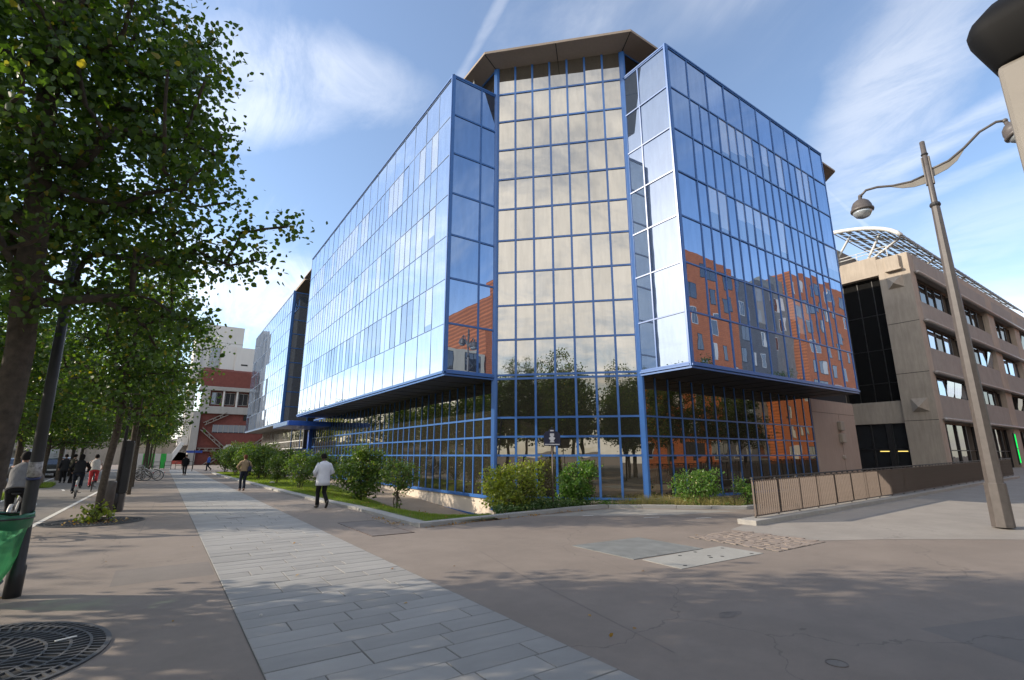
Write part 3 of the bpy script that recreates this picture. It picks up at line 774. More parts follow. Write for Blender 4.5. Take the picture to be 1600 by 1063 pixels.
# ------------------------------------------------------------------ concrete laboratory building on the right
cb = wthing('concrete_building', 'brown grey concrete building with strip windows and curved roof lattice', 'building', (43.16, 11.45, 0))
ob = tuple(cb.location)
CX, CY, CL = 43.16, 11.45, 58.0
mb = MB()
# corner pillar and side wall (faces west)
pill = [(CX, CY), (CX+1.05, CY), (CX+1.05, CY+0.8), (CX+0.5, CY+1.95), (CX, CY+1.95)]
mb.prism(pill, -0.3, 16.3)
mb.box(CX+0.01, CX+0.8, CY+1.95, CY+22, 15.05, 16.6)     # wall over the dark glazing
mb.box(CX+0.3, CX+0.8, CY+1.95, CY+5.6, 3.95, 5.55)
mb.box(CX+0.01, CX+0.8, CY+5.6, CY+22, -0.3, 15.05)
mb.build('corner_wall', M['conc'], cb, ob, bevel=0.02)
mb = MB()
for z in (4.05, 7.4, 11.1): mb.box(CX-0.006, CX+0.01, CY+0.01, CY+1.94, z, z+0.035)
mb.build('panel_joint', M['core'], cb, ob)
MB().box(CX+0.5, CX+0.62, CY+1.95, CY+5.6, 5.55, 15.05).build('stair_glazing', M['glass_black'], cb, ob)
mb = MB()
for y in (2.6, 3.6, 4.6): mb.box(CX+0.46, CX+0.51, CY+y, CY+y+0.05, 5.55, 15.0)
for z in (6.9, 9.4, 12.1): mb.box(CX+0.47, CX+0.51, CY+1.95, CY+5.6, z, z+0.05)
mb.build('glazing_bars', M['black_steel'], cb, ob)
MB().box(CX+0.5, CX+0.62, CY+1.95, CY+5.6, 0.2, 3.95).build('lower_glazing', M['glass_win'], cb, ob)
mb = MB()
for y in (1.98, 2.9, 3.2, 4.2, 5.5): mb.box(CX+0.42, CX+0.51, CY+y, CY+y+0.09, 0.2, 3.95)
mb.box(CX+0.43, CX+0.51, CY+1.95, CY+5.6, 2.05, 2.13); mb.box(CX+0.3, CX+0.45, CY+2.95, CY+3.25, 0.2, 3.94)
mb.build('lower_frames', M['black_steel'], cb, ob)
mb = MB(); mb.box(CX+0.48, CX+0.50, CY+2.2, CY+2.8, 1.95, 2.0); mb.box(CX+0.48, CX+0.50, CY+3.3, CY+3.9, 1.95, 2.0)
em = NT('warm_tube'); e = em.N('ShaderNodeEmission'); e.inputs[0].default_value = V(1, 0.75, 0.2); e.inputs[1].default_value = 1.0; em.L(e.outputs[0], em.out.inputs[0])
mb.build('lit_tube', em.m, cb, ob)
for y, z in ((1.0, 14.25), (0.88, 5.15)):
    mb = MB(); q = 0.5
    mb.add([(CX, CY+y-q, z-q), (CX, CY+y+q, z-q), (CX, CY+y+q, z+q*0.9), (CX, CY+y-q, z+q*0.9), (CX-0.42, CY+y, z-q*0.35)], [(0, 4, 1), (1, 4, 2), (2, 4, 3), (3, 4, 0)])
    mb.build('pyramid_boss', M['conc'], cb, ob)
mb = MB(); mb.box(CX-0.25, CX, CY+0.5, CY+1.35, 15.2, 16.2); mb.box(CX-0.32, CX, CY+0.42, CY+1.43, 15.05, 15.2); mb.build('rain_box', M['conc'], cb, ob, bevel=0.02)
# front: floors of panels, sills and recessed windows
PIL = [(CX, CX+1.05)]+[(52.9+9.6*i, 55.0+9.6*i) for i in range(5)]
FL = [(14.77, 12.72, 11.07), (11.07, 9.25, 7.31), (7.31, 5.85, 4.04)]   # window top, window bottom, panel bottom
for a, b in PIL[1:]:
    MB().box(a, b, CY+0.02, CY+0.8, -0.3, 14.9).build('pilaster', M['conc'], cb, ob, bevel=0.02)
for i in range(5):
    a = PIL[i][1]; b = PIL[i+1][0]
    MB().box(a+0.0, b, CY-0.02, CY+0.5, 14.95, 16.35).build('parapet_panel', M['conc_panel'], cb, ob, bevel=0.02)
    for (zt, zb, zp) in FL:
        MB().box(a+0.0, b, CY+0.04, CY+0.5, zp+0.16, zb).build('panel', M['conc_panel'], cb, ob, bevel=0.02)
        w = MB(); k = 5 if i == 0 else 4
        for j in range(k+1):
            x = lerp(a, b, j/k); w.box(x-0.06, x+0.06, CY+0.42, CY+0.56, zb, zt-0.15)
        w.box(a, b, CY+0.43, CY+0.55, zb, zb+0.08)
        wo = w.build('window_frame', M['black_steel'], cb, ob)
        for j in range(k):
            x0, x1 = lerp(a, b, j/k)+0.07, lerp(a, b, (j+1)/k)-0.07
            p = MB().box(-(x1-x0)/2, (x1-x0)/2, 0, 0.02, 0, zt-zb-0.24).build('pane', M['glass_office'] if rnd.random() < .75 else M['glass_blind'], wo, (0, 0, 0))
            p.location = ((x0+x1)/2-ob[0], CY+0.48-ob[1], zb+0.08)
            if rnd.random() < 0.25: p.rotation_euler = (0.16, 0, 0)
            else: p.rotation_euler = (rnd.gauss(0, .01), 0, rnd.gauss(0, .02))
        MB().box(a, b, CY+0.56, CY+0.6, zb, zt).build('window_back', M['core'], cb, ob)
    # ground floor
    MB().box(a, b, CY+0.6, CY+0.62, 0.1, 3.9).build('ground_window', M['glass_office'], cb, ob)
    w = MB()
    for j in range(5): x = lerp(a, b, j/4); w.box(x-0.07, x+0.07, CY+0.5, CY+0.6, 0.1, 3.9)
    w.box(a, b, CY+0.52, CY+0.6, 2.0, 2.07); w.build('ground_window_frame', M['black_steel'], cb, ob)
for zt in (14.77, 11.07, 7.31, 4.04):
    MB().loft([(CX+0.75, CY-0.16, zt+0.08), (CX+CL, CY-0.16, zt+0.08)], (0.17, 0.11), 10, ref=(0, 1, 0)).build('sill_rail', M['sill'], cb, ob, smooth=True)
mb = MB(); mb.box(CX+0.3, CX+CL, CY+0.5, CY+25, 15.5, 16.3); mb.box(CX+0.8, CX+CL, CY+0.75, CY+20, -0.3, 15.5); mb.build('body', M['conc'], cb, ob)
MB().box(CX+CL*0.17, CX+CL, CY-0.01, CY+0.5, 15.2, 16.9).build('upper_parapet', M['conc'], cb, ob, bevel=0.02)
mb = MB(); mb.box(CX-0.3, CX+5, CY+4.6, CY+9, 16.6, 18.2); mb.build('roof_box', M['conc_grey'], cb, ob, bevel=0.03)
mb = MB()
for z in (16.95, 17.2): mb.loft([(CX+0.1, CY+1.2, z), (CX+0.1, CY+20, z)], 0.03, 6)
for y in range(1, 20, 2): mb.loft([(CX+0.1, CY+y+0.2, 16.4), (CX+0.1, CY+y+0.2, 17.2)], 0.03, 6)
mb.build('roof_railing', M['pale_metal'], cb, ob)
# green neon tubes beside the door
ng = NT('green_neon'); e = ng.N('ShaderNodeEmission'); e.inputs[0].default_value = V(0.0, 0.9, 0.12); e.inputs[1].default_value = 0.9; ng.L(e.outputs[0], ng.out.inputs[0])
MB().box(61.55, 61.95, CY-0.1, CY+0.0, 0.9, 3.6).build('neon_box', M['black_steel'], cb, ob)
for z0, z1 in ((1.05, 2.2), (2.3, 3.5)):
    MB().box(61.68, 61.82, CY-0.14, CY-0.1, z0, z1).build('neon_tube', ng.m, cb, ob)
# curved roof lattice: arched ribs along the building, tilted solar panels between
def arch(t):   # t 0 at the eave, 1 at the crown
    a = lerp(0.18, 1.15, t); return CY-0.1+(1-math.cos(a*0.9))*9.2-0.1, 17.35+math.sin(a)*2.55-0.45
LX0, LX1 = 42.4, 78.0
mb = MB()
for k in range(13):
    x = lerp(LX0, LX1, k/12); pts = [(x, *arch(t/8)) for t in range(9)]
    mb.loft(pts, 0.05, 6)
for t in range(9):
    y, z = arch(t/8); mb.loft([(LX0, y, z), (LX1, y, z)], 0.04, 5)
MB().loft([(LX0-0.05, *arch(t/8)) for t in range(9)], 0.16, 8).build('rim_arch', M['pale_metal'], cb, ob, smooth=True)
mb.build('roof_lattice', M['shade_steel'], cb, ob, smooth=True)
mb = MB()
for k in range(36):
    for t in range(11):
        x = lerp(LX0+0.5, LX1, k/36); y, z = arch((t+0.5)/11); y2, z2 = arch((t+0.95)/11)
        d = Vector((0, y2-y, z2-z)).normalized()
        nn = Vector((0, -d.z, d.y))
        mb.obox((x+0.45, y, z+0.1), (0.43, 0, 0.02), d*0.19+nn*0.03, nn*0.012)
mb.build('roof_panels', M['plate_grey'], cb, ob, kind='stuff')
for (a, b) in (((CX+0.6, CY+2.8, 16.4), 0.55), ((CX+0.6, CY+2.8, 16.4), 0.2), ((CX+0.6, CY+5.5, 16.4), 0.9), ((CX+8, CY+2.8, 16.4), 0.2), ((CX+8, CY+2.8, 16.4), 0.6), ((CX+16, CY+2.8, 16.4), 0.2), ((CX+16, CY+2.8, 16.4), 0.6)):
    y, z = arch(b); MB().loft([a, (a[0]+0.2, y, z)], 0.09, 6).build('lattice_strut', M['pale_metal'], cb, ob, smooth=True)

# ------------------------------------------------------------------ red and white building at the far end
rbd = wthing('red_brick_building', 'red clad building with concrete cross bracing and a tall white top', 'building', (7, 75, 0))
orr = tuple(rbd.location); Y0 = 75.0
def rp(name, mat, *boxes, bevel=0.03, parent=None):
    mb = MB()
    for b in boxes: mb.box(*b)
    return mb.build(name, M[mat], parent or rbd, orr, bevel=bevel)
wt = rp('white_tower', 'conc_white', (2.3, 7.3, Y0+1.5, Y0+14, 12.5, 19.0))
rp('white_wing', 'conc_white', (4.85, 6.7, Y0+1.0, Y0+10, 12.6, 16.3), (6.55, 14, Y0+0.8, Y0+10, 12.6, 16.1))
rp('tower_window', 'glass_win', (3.55, 4.7, Y0+1.46, Y0+1.6, 13.2, 15.9), bevel=0)
mb = MB()
for z in (13.2, 13.9, 14.6, 15.3, 15.85): mb.box(3.5, 4.72, Y0+1.41, Y0+1.47, z, z+0.06)
for x in (3.52, 3.9, 4.3, 4.68): mb.box(x, x+0.05, Y0+1.42, Y0+1.47, 13.2, 15.9)
mb.build('tower_window_bars', M['conc_grey'], rbd, orr)
rp('slot_window', 'core', (7.3, 8.1, Y0+0.78, Y0+0.9, 13.6, 13.8), bevel=0)
rp('joint_line', 'conc_grey', (2.29, 7.31, Y0+1.492, Y0+1.6, 16.6, 16.66), bevel=0)
mb = MB().prism_dir([(0, 0), (0, 2.1), (1.2, 2.6), (2.5, 2.6), (2.5, 0)], (3.05, Y0, 10.45), (0, 1, 0), (0, 0, 1), (13, 0, 0)); mb.build('red_roof_band', M['brick_red'], rbd, orr)
rp('roof_hatch', 'brick_red', (8.2, 9.1, Y0+0.1, Y0+1.6, 11.4, 12.5))
rp('upper_slab', 'conc_grey', (2.9, 16, Y0-0.2, Y0+3, 9.95, 10.45), (3.2, 16, Y0-0.15, Y0+3, 6.95, 7.9), (3.35, 4.15, Y0-0.1, Y0+3, 7.9, 9.95))
rp('upper_wall', 'brick_red', (4.15, 16, Y0+0.5, Y0+3, 7.9, 9.95), bevel=0)
for x in (4.4, 5.95, 7.5, 9.1, 10.7):
    w = rp('window', 'conc_grey', (x-0.06, x+1.1, Y0+0.38, Y0+0.52, 8.15, 9.75), bevel=0)
    rp('pane', 'glass_win', (x, x+0.5, Y0+0.36, Y0+0.4, 8.22, 9.68), (x+0.55, x+1.04, Y0+0.36, Y0+0.4, 8.22, 9.68), bevel=0, parent=w)
    rp('bracket', 'conc_white', (x+1.2, x+1.4, Y0-0.05, Y0+0.5, 7.6, 9.95))
rp('lower_wall', 'brick_red', (3.2, 16, Y0+0.3, Y0+3, -0.3, 6.95), bevel=0)
rp('strip_window', 'glass_blind', (4.9, 16, Y0+0.22, Y0+0.32, 4.55, 5.55), bevel=0)
mb = MB()
for i in range(16): mb.box(4.9+i*0.6, 4.96+i*0.6, Y0+0.16, Y0+0.23, 4.55, 5.55)
mb.build('strip_window_bars', M['conc_grey'], rbd, orr)
rp('small_window', 'glass_win', (8.3, 9.3, Y0+0.2, Y0+0.32, 6.2, 6.9), bevel=0)
M['truss'] = solid('weathered_truss', V(0.23, 0.195, 0.165), 0.85, var=.2)
def truss(a, b):
    mb = MB(); a = Vector((a[0], Y0-0.05, a[1])); b = Vector((b[0], Y0-0.05, b[1])); d = (b-a).normalized(); n = Vector((-d.z, 0, d.x))
    for s in (-1, 1): mb.bar(a+n*0.17*s, b+n*0.17*s, 0.09, 0.35, up=(0, 1, 0))
    k = int((b-a).length/0.42)
    for i in range(k):
        p = a+d*(0.2+i*0.42); mb.bar(p-n*0.17, p+n*0.17+d*0.2*(-1)**i, 0.1, 0.2, up=(0, 1, 0))
    return mb.build('truss', M['truss'], rbd, orr)
truss((3.9, 5.6), (6.4, 7.0)); truss((3.7, 5.0), (6.7, 2.3)); truss((7.3, 2.4), (9.0, 2.4)); truss((6.6, 2.4), (3.5, 2.4)); truss((9.4, 2.5), (12.2, 4.9)); truss((9.4, 2.3), (12.2, 0.2)); truss((6.6, 2.2), (4.0, 0))
for x in (7.0, 9.2):
    MB().prism_dir([(-.6, -.3), (-.3, -.6), (.3, -.6), (.6, -.3), (.6, .3), (.3, .6), (-.3, .6), (-.6, .3)], (x, Y0-0.3, 2.4), (1, 0, 0), (0, 0, 1), (0, 0.5, 0)).build('truss_node', M['conc_white'], rbd, orr, bevel=0.03)
rp('corner_column', 'conc_grey', (2.55, 3.4, Y0-0.3, Y0+3, -0.3, 7.2))
rp('stair_tower', 'conc_white', (1.75, 2.55, Y0+1.0, Y0+12, 3.0, 18.6), (1.3, 2.5, Y0+0.6, Y0+3, 2.9, 4.0), (1.2, 1.9, Y0+0.8, Y0+4, 5.5, 6.4))
MB().bar((1.9, Y0, 3.2), (0.2, Y0-0.6, -0.1), 0.5, 0.6, up=(0, 1, 0)).build('raking_strut', M['conc_white'], rbd, orr, bevel=0.03)

def set_back(o, k):
    o.location = Vector((0, 0, 1.7))+(o.location-Vector((0, 0, 1.7)))*k; o.scale = (k, k, k)
set_back(rbd, 1.42)
# ------------------------------------------------------------------ buildings across the side street (seen in the glass)
def windows_facade(root, org, x0, x1, y, z0, z1, mat, seed, name='wall', depth=12):
    MB().box(x0, x1, y-depth, y, z0, z1).build(name, mat, root, org)
    r = random.Random(seed)
    z = z0+1.2
    while z+2.2 < z1:
        x = x0+1.2+r.random()*1.5
        while x+2 < x1:
            w = r.choice([1.0, 1.2, 2.4]); h = 2.0
            f = MB().box(x-.08, x+w+.08, y-0.05, y+0.02, z-.08, z+h+.08).build('window', M['pale_metal'] if r.random() < .3 else M['black_steel'], root, org)
            MB().box(x, x+w*.48, y-0.05, y+0.03, z, z+h).build('pane', M['glass_win'], f, org); MB().box(x+w*.52, x+w, y-0.05, y+0.03, z, z+h).build('pane', M['glass_win'] if r.random() < .7 else M['conc_white'], f, org)
            x += w+r.choice([1.6, 2.3, 3.2])
        z += 3.3
YB = -16.0
ora = wthing('orange_building', 'orange terracotta apartment block with irregular windows mirrored in the right wing', 'building', (46, YB, 0))
oo = tuple(ora.location)
windows_facade(ora, oo, 30.0, 37, YB, 0, 20.6, M['orange'], 1)
windows_facade(ora, oo, 37.0, 63.7, YB-0.2, 0, 27.6, M['orange'], 2)
windows_facade(ora, oo, 81.0, 112, YB-0.2, 0, 31.0, M['orange'], 3)
gry = wthing('grey_building', 'dark grey clad block mirrored between the two orange sections', 'building', (72, YB, 0))
windows_facade(gry, tuple(gry.location), 63.8, 74.5, YB-1, 0, 27.2, M['greycl'], 4)
windows_facade(gry, tuple(gry.location), 74.6, 80.9, YB-2.5, 0, 29.5, M['plate_grey'], 5)
crm = wthing('cream_building', 'low cream rendered building mirrored in the left wing end', 'building', (24, YB, 0))
windows_facade(crm, tuple(crm.location), 19, 29.8, YB+0.2, 0, 13.5, M['cream'], 6)

# ------------------------------------------------------------------ far left: viaduct, buildings over the boulevard
via = wthing('stone_viaduct', 'stone railway viaduct with a dark arch closing the boulevard', 'viaduct', (0, 86, 0))
ov = tuple(via.location)
def viaduct():
    y = 86.0; mb = MB()
    pts = [(-45, -0.3), (-45, 3.6), (5, 3.6), (5, -0.3), (3.4, -0.3)]
    cx, rr = 1.9, 1.5
    pts += [(cx+rr*math.cos(a), 0.9+1.25*math.sin(a)) for a in [math.pi*i/12 for i in range(13)]]
    pts += [(0.4, -0.3)]
    mb.prism_dir(pts, (0, y, 0), (1, 0, 0), (0, 0, 1), (0, 5, 0)); mb.build('wall', M['stone'], via, ov)
    mb = MB()
    for i in range(13):
        a0, a1 = math.pi*i/13+0.02, math.pi*(i+1)/13-0.02
        q = [(cx+1.5*math.cos(a0), 0.9+1.25*math.sin(a0)), (cx+1.85*math.cos(a0), 0.9+1.6*math.sin(a0)), (cx+1.85*math.cos(a1), 0.9+1.6*math.sin(a1)), (cx+1.5*math.cos(a1), 0.9+1.25*math.sin(a1))]
        MB().prism_dir(q, (0, y-0.08, 0), (1, 0, 0), (0, 0, 1), (0, 0.3, 0)).build('voussoir', M['conc_grey'], via, ov)
    MB().box(-45, 5, y-0.2, y+5.2, 3.6, 3.9).build('coping', M['conc_grey'], via, ov)
    MB().box(-1, 5, y+4.9, y+5.3, -0.3, 3.5).build('arch_back', M['core'], via, ov)
    for x in (-12, -9, -0.8): MB().box(x, x+0.7, y-0.25, y, -0.3, 3.6).build('buttress', M['stone'], via, ov, bevel=0.03)
viaduct()
hd = wthing('construction_hoarding', 'green and white site hoarding in front of the viaduct', 'hoarding', (-0.8, 80, 0))
for i in range(7):
    MB().box(-3.2+i*0.62, -3.2+i*0.62+0.59, 80, 80.05, 0.05, 1.9).build('panel', solid('hoarding_green', V(0.03, 0.42, 0.06), 0.5) if i in (2, 3, 5) else M['conc_white'], hd, tuple(hd.location))
bn = wthing('red_banner_fence', 'red and white site banner inside the viaduct arch', 'fence', (1.9, 85, 0))
MB().box(0.8, 3.2, 85, 85.04, 0.15, 0.95).build('banner', solid('banner_red', V(0.45, 0.08, 0.06), 0.7, var=0.5, scale=4), bn, tuple(bn.location))
mb = MB()
for i in range(4): mb.box(0.8+i*0.78, 0.84+i*0.78, 85.04, 85.08, 0, 1.05)
mb.build('fence_posts', M['black_steel'], bn, tuple(bn.location))
set_back(via, 1.42); set_back(bn, 1.42)
def block(x0, x1, y0, y1, h, mat, label, seed):
    b = wthing('street_building', label, 'building', ((x0+x1)/2, (y0+y1)/2, 0)); o = tuple(b.location)
    MB().box(x0, x1, y0, y1, 0, h).build('wall', mat, b, o)
    MB().box(x0-.3, x1+.3, y0-.3, y1+.3, h, h+0.5).build('cornice', M['conc_grey'], b, o)
    r = random.Random(seed)
    z = 1.0
    while z+2 < h:
        y = y0+1
        while y+1.2 < y1:
            f = MB().box(x1-0.02, x1+0.05, y-.08, y+1.28, z-.08, z+1.78).build('window', M['conc_white'], b, o)
            MB().box(x1+0.0, x1+0.07, y, y+1.2, z, z+1.7).build('pane', M['glass_win'], f, o)
            y += 2.8
        z += 3.1
block(-48, -34, 55, 80, 15, M['conc_white'], 'white apartment block across the boulevard behind the trees, farthest along', 21)
block(-48, -33, 30, 53, 12, M['cream'], 'cream apartment block across the boulevard behind the trees', 22)
# elevated line seen under the trees on the far side of the road
wl = wthing('boundary_wall', 'long grey parapet wall across the road behind the parked cars', 'wall', (-18, 92, 0))
MB().box(-60, -10, 83.5, 84.2, 0, 2.2).build('wall', M['conc_grey'], wl, tuple(wl.location)); MB().box(-60, -10, 83.3, 84.3, 2.2, 2.4).build('coping', M['conc_grey'], wl, tuple(wl.location))

# ------------------------------------------------------------------ trees and shrubs
def leaves_mesh(name, mat, cen, nrm_bias, size, rs, n_per, sig, drop=0.25, org=(0, 0, 0)):
    """cen (K,3) cluster centres; leaf quads folded along the midrib"""
    cen = np.asarray(cen, float); K = len(cen); N = K*n_per
    c = np.repeat(cen, n_per, 0)+rs.normal(0, 1, (N, 3))*np.array([sig, sig, sig*0.75])
    s = size*rs.uniform(0.65, 1.25, N)
    # leaf axis: outward/hanging; normal biased upward
    ax = rs.normal(0, 1, (N, 3)); ax[:, 2] -= drop*2.2; ax /= np.linalg.norm(ax, axis=1)[:, None]
    nn = rs.normal(0, 1, (N, 3)); nn[:, 2] += nrm_bias; nn -= ax*(nn*ax).sum(1)[:, None]; nn /= np.linalg.norm(nn, axis=1)[:, None]
    sx = np.cross(ax, nn)
    T = np.array([[0, 0, 0], [.36, .20, .07], [.40, .58, .05], [0, 1.0, -.10], [-.40, .58, .05], [-.36, .20, .07]])
    v = c[:, None, :]+s[:, None, None]*(T[None, :, 0:1]*sx[:, None, :]+T[None, :, 1:2]*ax[:, None, :]+T[None, :, 2:3]*nn[:, None, :])
    v = v.reshape(-1, 3)-np.asarray(org)
    f = (np.arange(N)[:, None, None]*6+np.array([[0, 1, 2, 3], [0, 3, 4, 5]])[None]).reshape(-1)
    me = bpy.data.meshes.new(name)
    me.vertices.add(N*6); me.vertices.foreach_set('co', v.ravel().astype(np.float32))
    me.loops.add(N*8); me.loops.foreach_set('vertex_index', f.astype(np.int32))
    me.polygons.add(N*2); me.polygons.foreach_set('loop_start', np.arange(0, N*8, 4, dtype=np.int32))
    me.polygons.foreach_set('loop_total', np.full(N*2, 4, dtype=np.int32))
    me.materials.append(mat); me.update(calc_edges=True); return me
def skeleton(rs, trunk, env, K, r_base, r_tip=0.006, inner=0.35, gnarl=0.06, expo=0.42):
    """grow limbs from trunk nodes to K cluster centres sampled in a union of ellipsoids"""
    env = [(np.array(c, float), np.array(r, float)) for c, r in env]
    vol = np.array([r.prod() for c, r in env]); pr = vol/vol.sum(); cen = []
    while len(cen) < K:
        c, r = env[rs.choice(len(env), p=pr)]
        u = rs.normal(0, 1, 3); u /= np.linalg.norm(u); q = rs.random()**(1/3.0)
        if q < inner and rs.random() < 0.8: continue
        p = c+u*r*q*(1+0.10*rs.normal())
        if any(np.linalg.norm(p-o) < 0.10*r.mean() for o in cen[-60:]): continue
        cen.append(p)
    cen = np.array(cen); nodes = [np.array(p, float) for p in trunk]; par = [-1]+list(range(len(trunk)-1))
    top = nodes[-1]; T = np.array(nodes)
    d0 = np.min(np.linalg.norm(cen[:, None]-T[None], axis=2), axis=1)
    leafs = []
    for i in np.argsort(d0):
        p = cen[i]; A = np.array(nodes); d = np.linalg.norm(A-p, axis=1)
        pen = d+np.maximum(0, A[:, 2]-p[2]+0.1)*0.9
        pen[:max(1, len(trunk)//3)] += 5
        j = int(np.argmin(pen)); a = nodes[j]; L = d[j]; k = max(2, min(5, int(L/0.35)+1)); prev = j
        bend = rs.normal(0, gnarl*L, 3)+np.array([0, 0, -0.06*L])
        for t in np.linspace(0, 1, k+1)[1:]:
            q = a*(1-t)+p*t+bend*math.sin(math.pi*t)+np.array([0, 0, 0.10*L*t*(1-t)])
            nodes.append(q); par.append(prev); prev = len(nodes)-1
        leafs.append(prev)
    n = len(nodes); w = np.zeros(n)
    for l in leafs: w[l] += 1
    for i in range(n-1, 0, -1): w[par[i]] += w[i]
    rad = r_tip+ (r_base-r_tip)*(w/w.max())**expo
    kids = [[] for _ in range(n)]
    for i in range(1, n): kids[par[i]].append(i)
    mb = MB(); stack = [(0, None)]
    while stack:
        s, fr = stack.pop(); ch = [] if fr is None else [fr]; cur = s
        while True:
            ch.append(cur)
            if not kids[cur]: break
            ks = sorted(kids[cur], key=lambda q: -w[q])
            for q in ks[1:]: stack.append((q, cur))
            cur = ks[0]
        if len(ch) > 1:
            rr = [rad[q] for q in ch]
            if fr is not None: rr[0] = min(rr[0], rr[1]*1.15)
            mb.loft([tuple(nodes[q]) for q in ch], rr, 8 if rr[0] > 0.05 else 5, cap=False)
    return mb, cen
def make_tree(label, group, seed, trunk, env, K, r_base, mat, size, n_per, sig, name='linden_tree', loc=(0, 0, 0), bias=0.9, **kw):
    rs = np.random.RandomState(seed)
    mb, cen = skeleton(rs, trunk, env, K, r_base, **kw)
    # flare at the foot
    t = thing(name, label, 'tree', loc, group=group)
    mb.build('trunk', M['bark'], t, (0, 0, 0), smooth=True)
    link('crown', leaves_mesh('crown', M[mat], cen, bias, size, rs, n_per, sig), t, kind='stuff')
    return t
G1 = 'lindens in a row along the promenade'; G2 = 'trees in the row between cycle lane and road'
# the big near linden whose crown fills the upper left
near = make_tree('big linden at the left edge whose leafy crown fills the upper left corner', G1, 5,
    [(0.0, 0.0, -0.1), (0.0, 0.0, 0.4), (-0.02, 0.02, 1.2), (0.0, 0.0, 2.1), (0.0, -0.05, 2.7), (-0.02, -0.2, 3.2), (-0.02, -0.38, 3.8), (-0.05, -0.65, 4.5), (-0.1, -0.8, 5.4), (-0.15, -0.9, 6.5), (-0.2, -0.9, 7.6)],
    [((0.0, -0.1, 4.6), (1.75, 1.75, 1.45)), ((-0.2, -0.3, 5.7), (1.6, 1.6, 1.7)), ((-0.35, -0.3, 7.3), (1.25, 1.3, 1.6)), ((0.8, 0.55, 3.55), (0.75, 0.9, 0.75)), ((1.38, -0.45, 4.3), (0.72, 0.65, 0.62)), ((1.1, -0.4, 6.2), (0.5, 0.5, 0.6)), ((1.15, 0.2, 3.5), (0.6, 0.6, 0.55)), ((-1.2, 0.3, 4.2), (1.2, 1.3, 1.1)), ((0.95, -0.4, 5.5), (0.5, 0.5, 0.55))],
    385, 0.106, 'leaf', 0.064, 100, 0.155, loc=(-1.24, 6.48, 0), inner=0.3)
NEARSHIFT = None
def row_proto(label, group, seed, h, rad, mat, size, K, n_per, sig, z0=2.7, r_base=0.088, loc=(0, 0, 0), dx=0.0):
    tr = [(0, 0, -0.1), (0, 0, 0.5), (0.03, 0.02, 1.4), (0.05+dx*.3, 0.0, 2.2), (0.04+dx*.5, 0.03, 3.0), (dx*.7, 0.05, h*0.5), (dx, 0.0, h*0.68), (dx, 0.05, h*0.85)]
    env = [((0, 0, z0+(h-z0)*0.42), (rad, rad, (h-z0)*0.42)), ((dx, 0, z0+(h-z0)*0.68), (rad*0.72, rad*0.72, (h-z0)*0.36)), ((rad*0.3, -rad*0.25, z0+(h-z0)*0.22), (rad*0.7, rad*0.7, (h-z0)*0.24)), ((-rad*0.35, rad*0.2, z0+(h-z0)*0.25), (rad*0.7, rad*0.75, (h-z0)*0.25))]
    return make_tree(label, group, seed, tr, env, K, r_base, mat, size, n_per, sig, loc=loc)
t2 = row_proto('slim linden with yellow suckers at its foot in the second round grate', G1, 12, 8.4, 1.75, 'leaf', 0.10, 170, 60, 0.24, loc=(-1.21, 17.56, 0), dx=0.15)
t3 = row_proto('linden with a pale trunk marked orange, just beyond the dark cabinet', G1, 19, 8.0, 2.1, 'leaf', 0.11, 150, 55, 0.27, loc=(-0.93, 21.9, 0), z0=2.9)
def place(src, x, y, rz, sc, label, group):
    c = copy_tree(src); c.location = (x, y, 0); c.rotation_euler = (0, 0, rz); c.scale = (sc, sc, sc)
    c['label'] = label; c['group'] = group; return c
far_lab = 'linden farther along the promenade row, among overlapping crowns beyond the parked bicycles'
for i, (x, y) in enumerate([(-1.0, 28.5), (-1.15, 35.3)]):
    place((t2, t3)[i % 2], x, y, 1.3+i*1.9, (0.92, 0.95)[i], ('linden in the promenade row behind the tall post, third trunk along', 'linden in the promenade row just before the parked bicycles')[i], G1)
for i, y in enumerate((45.5, 53.5, 61.5, 70)):
    place((t3, t2)[i % 2], -1.0+0.05*i, y, 0.6+i*1.7, 0.95+0.04*(i % 3), ('linden in the promenade row beside the parked bicycles', 'linden in the promenade row just beyond the parked bicycles', 'linden in the promenade row, second to last before the hoarding', 'last linden in the promenade row before the hoarding')[i], G1)
# second row, between lane and road
u1 = row_proto('tree by the cycle lane whose shadow falls across the near pavement', G2, 31, 9.4, 2.6, 'leaf', 0.13, 230, 66, 0.30, z0=2.6, r_base=0.13, loc=(-5.0, 9.6, 0))
labs = {0.2: 'tree by the cycle lane nearest behind the camera', 20.0: 'tree by the cycle lane at the left picture edge', 29.5: 'tree by the cycle lane, thin trunk left of the first cyclist', 38.5: 'tree by the cycle lane, leaning trunk beside the white van'}
for i, (y, sc) in enumerate([(0.2, 1.05), (20.0, 0.85), (29.5, 0.92), (38.5, 0.9), (47, 0.95), (56, 0.95), (66, 1.0)]):
    place(u1, -5.0-max(0, (y-30))*0.045, y, 0.9+i*2.1, sc, labs.get(y, 'tree in the verge row down the boulevard, %s beyond the van' % {47: 'first', 56: 'second', 66: 'last'}.get(y, 'next')), G2)
for i, (x, y, sc) in enumerate([(-1.6, -3.8, .95), (-5.6, -8.5, 1.05), (-2.2, -14, 1.0), (-6, -18, 1.1), (9.5, -5.5, .95), (15, -4.6, 1.0), (20.5, -4.2, .92), (26, -4.0, 1.0), (31.5, -4.0, .95), (37, -4.2, 1.0), (43, -4.4, .95), (49, -4.6, 1.0)]):
    place((t3, u1)[i % 2], x, y, i*1.3, sc, 'street tree behind the camera, mirrored in the %s' % ('glass corner' if x < 5 else 'ground floor glass of the right wing'), 'street trees mirrored in the glass')
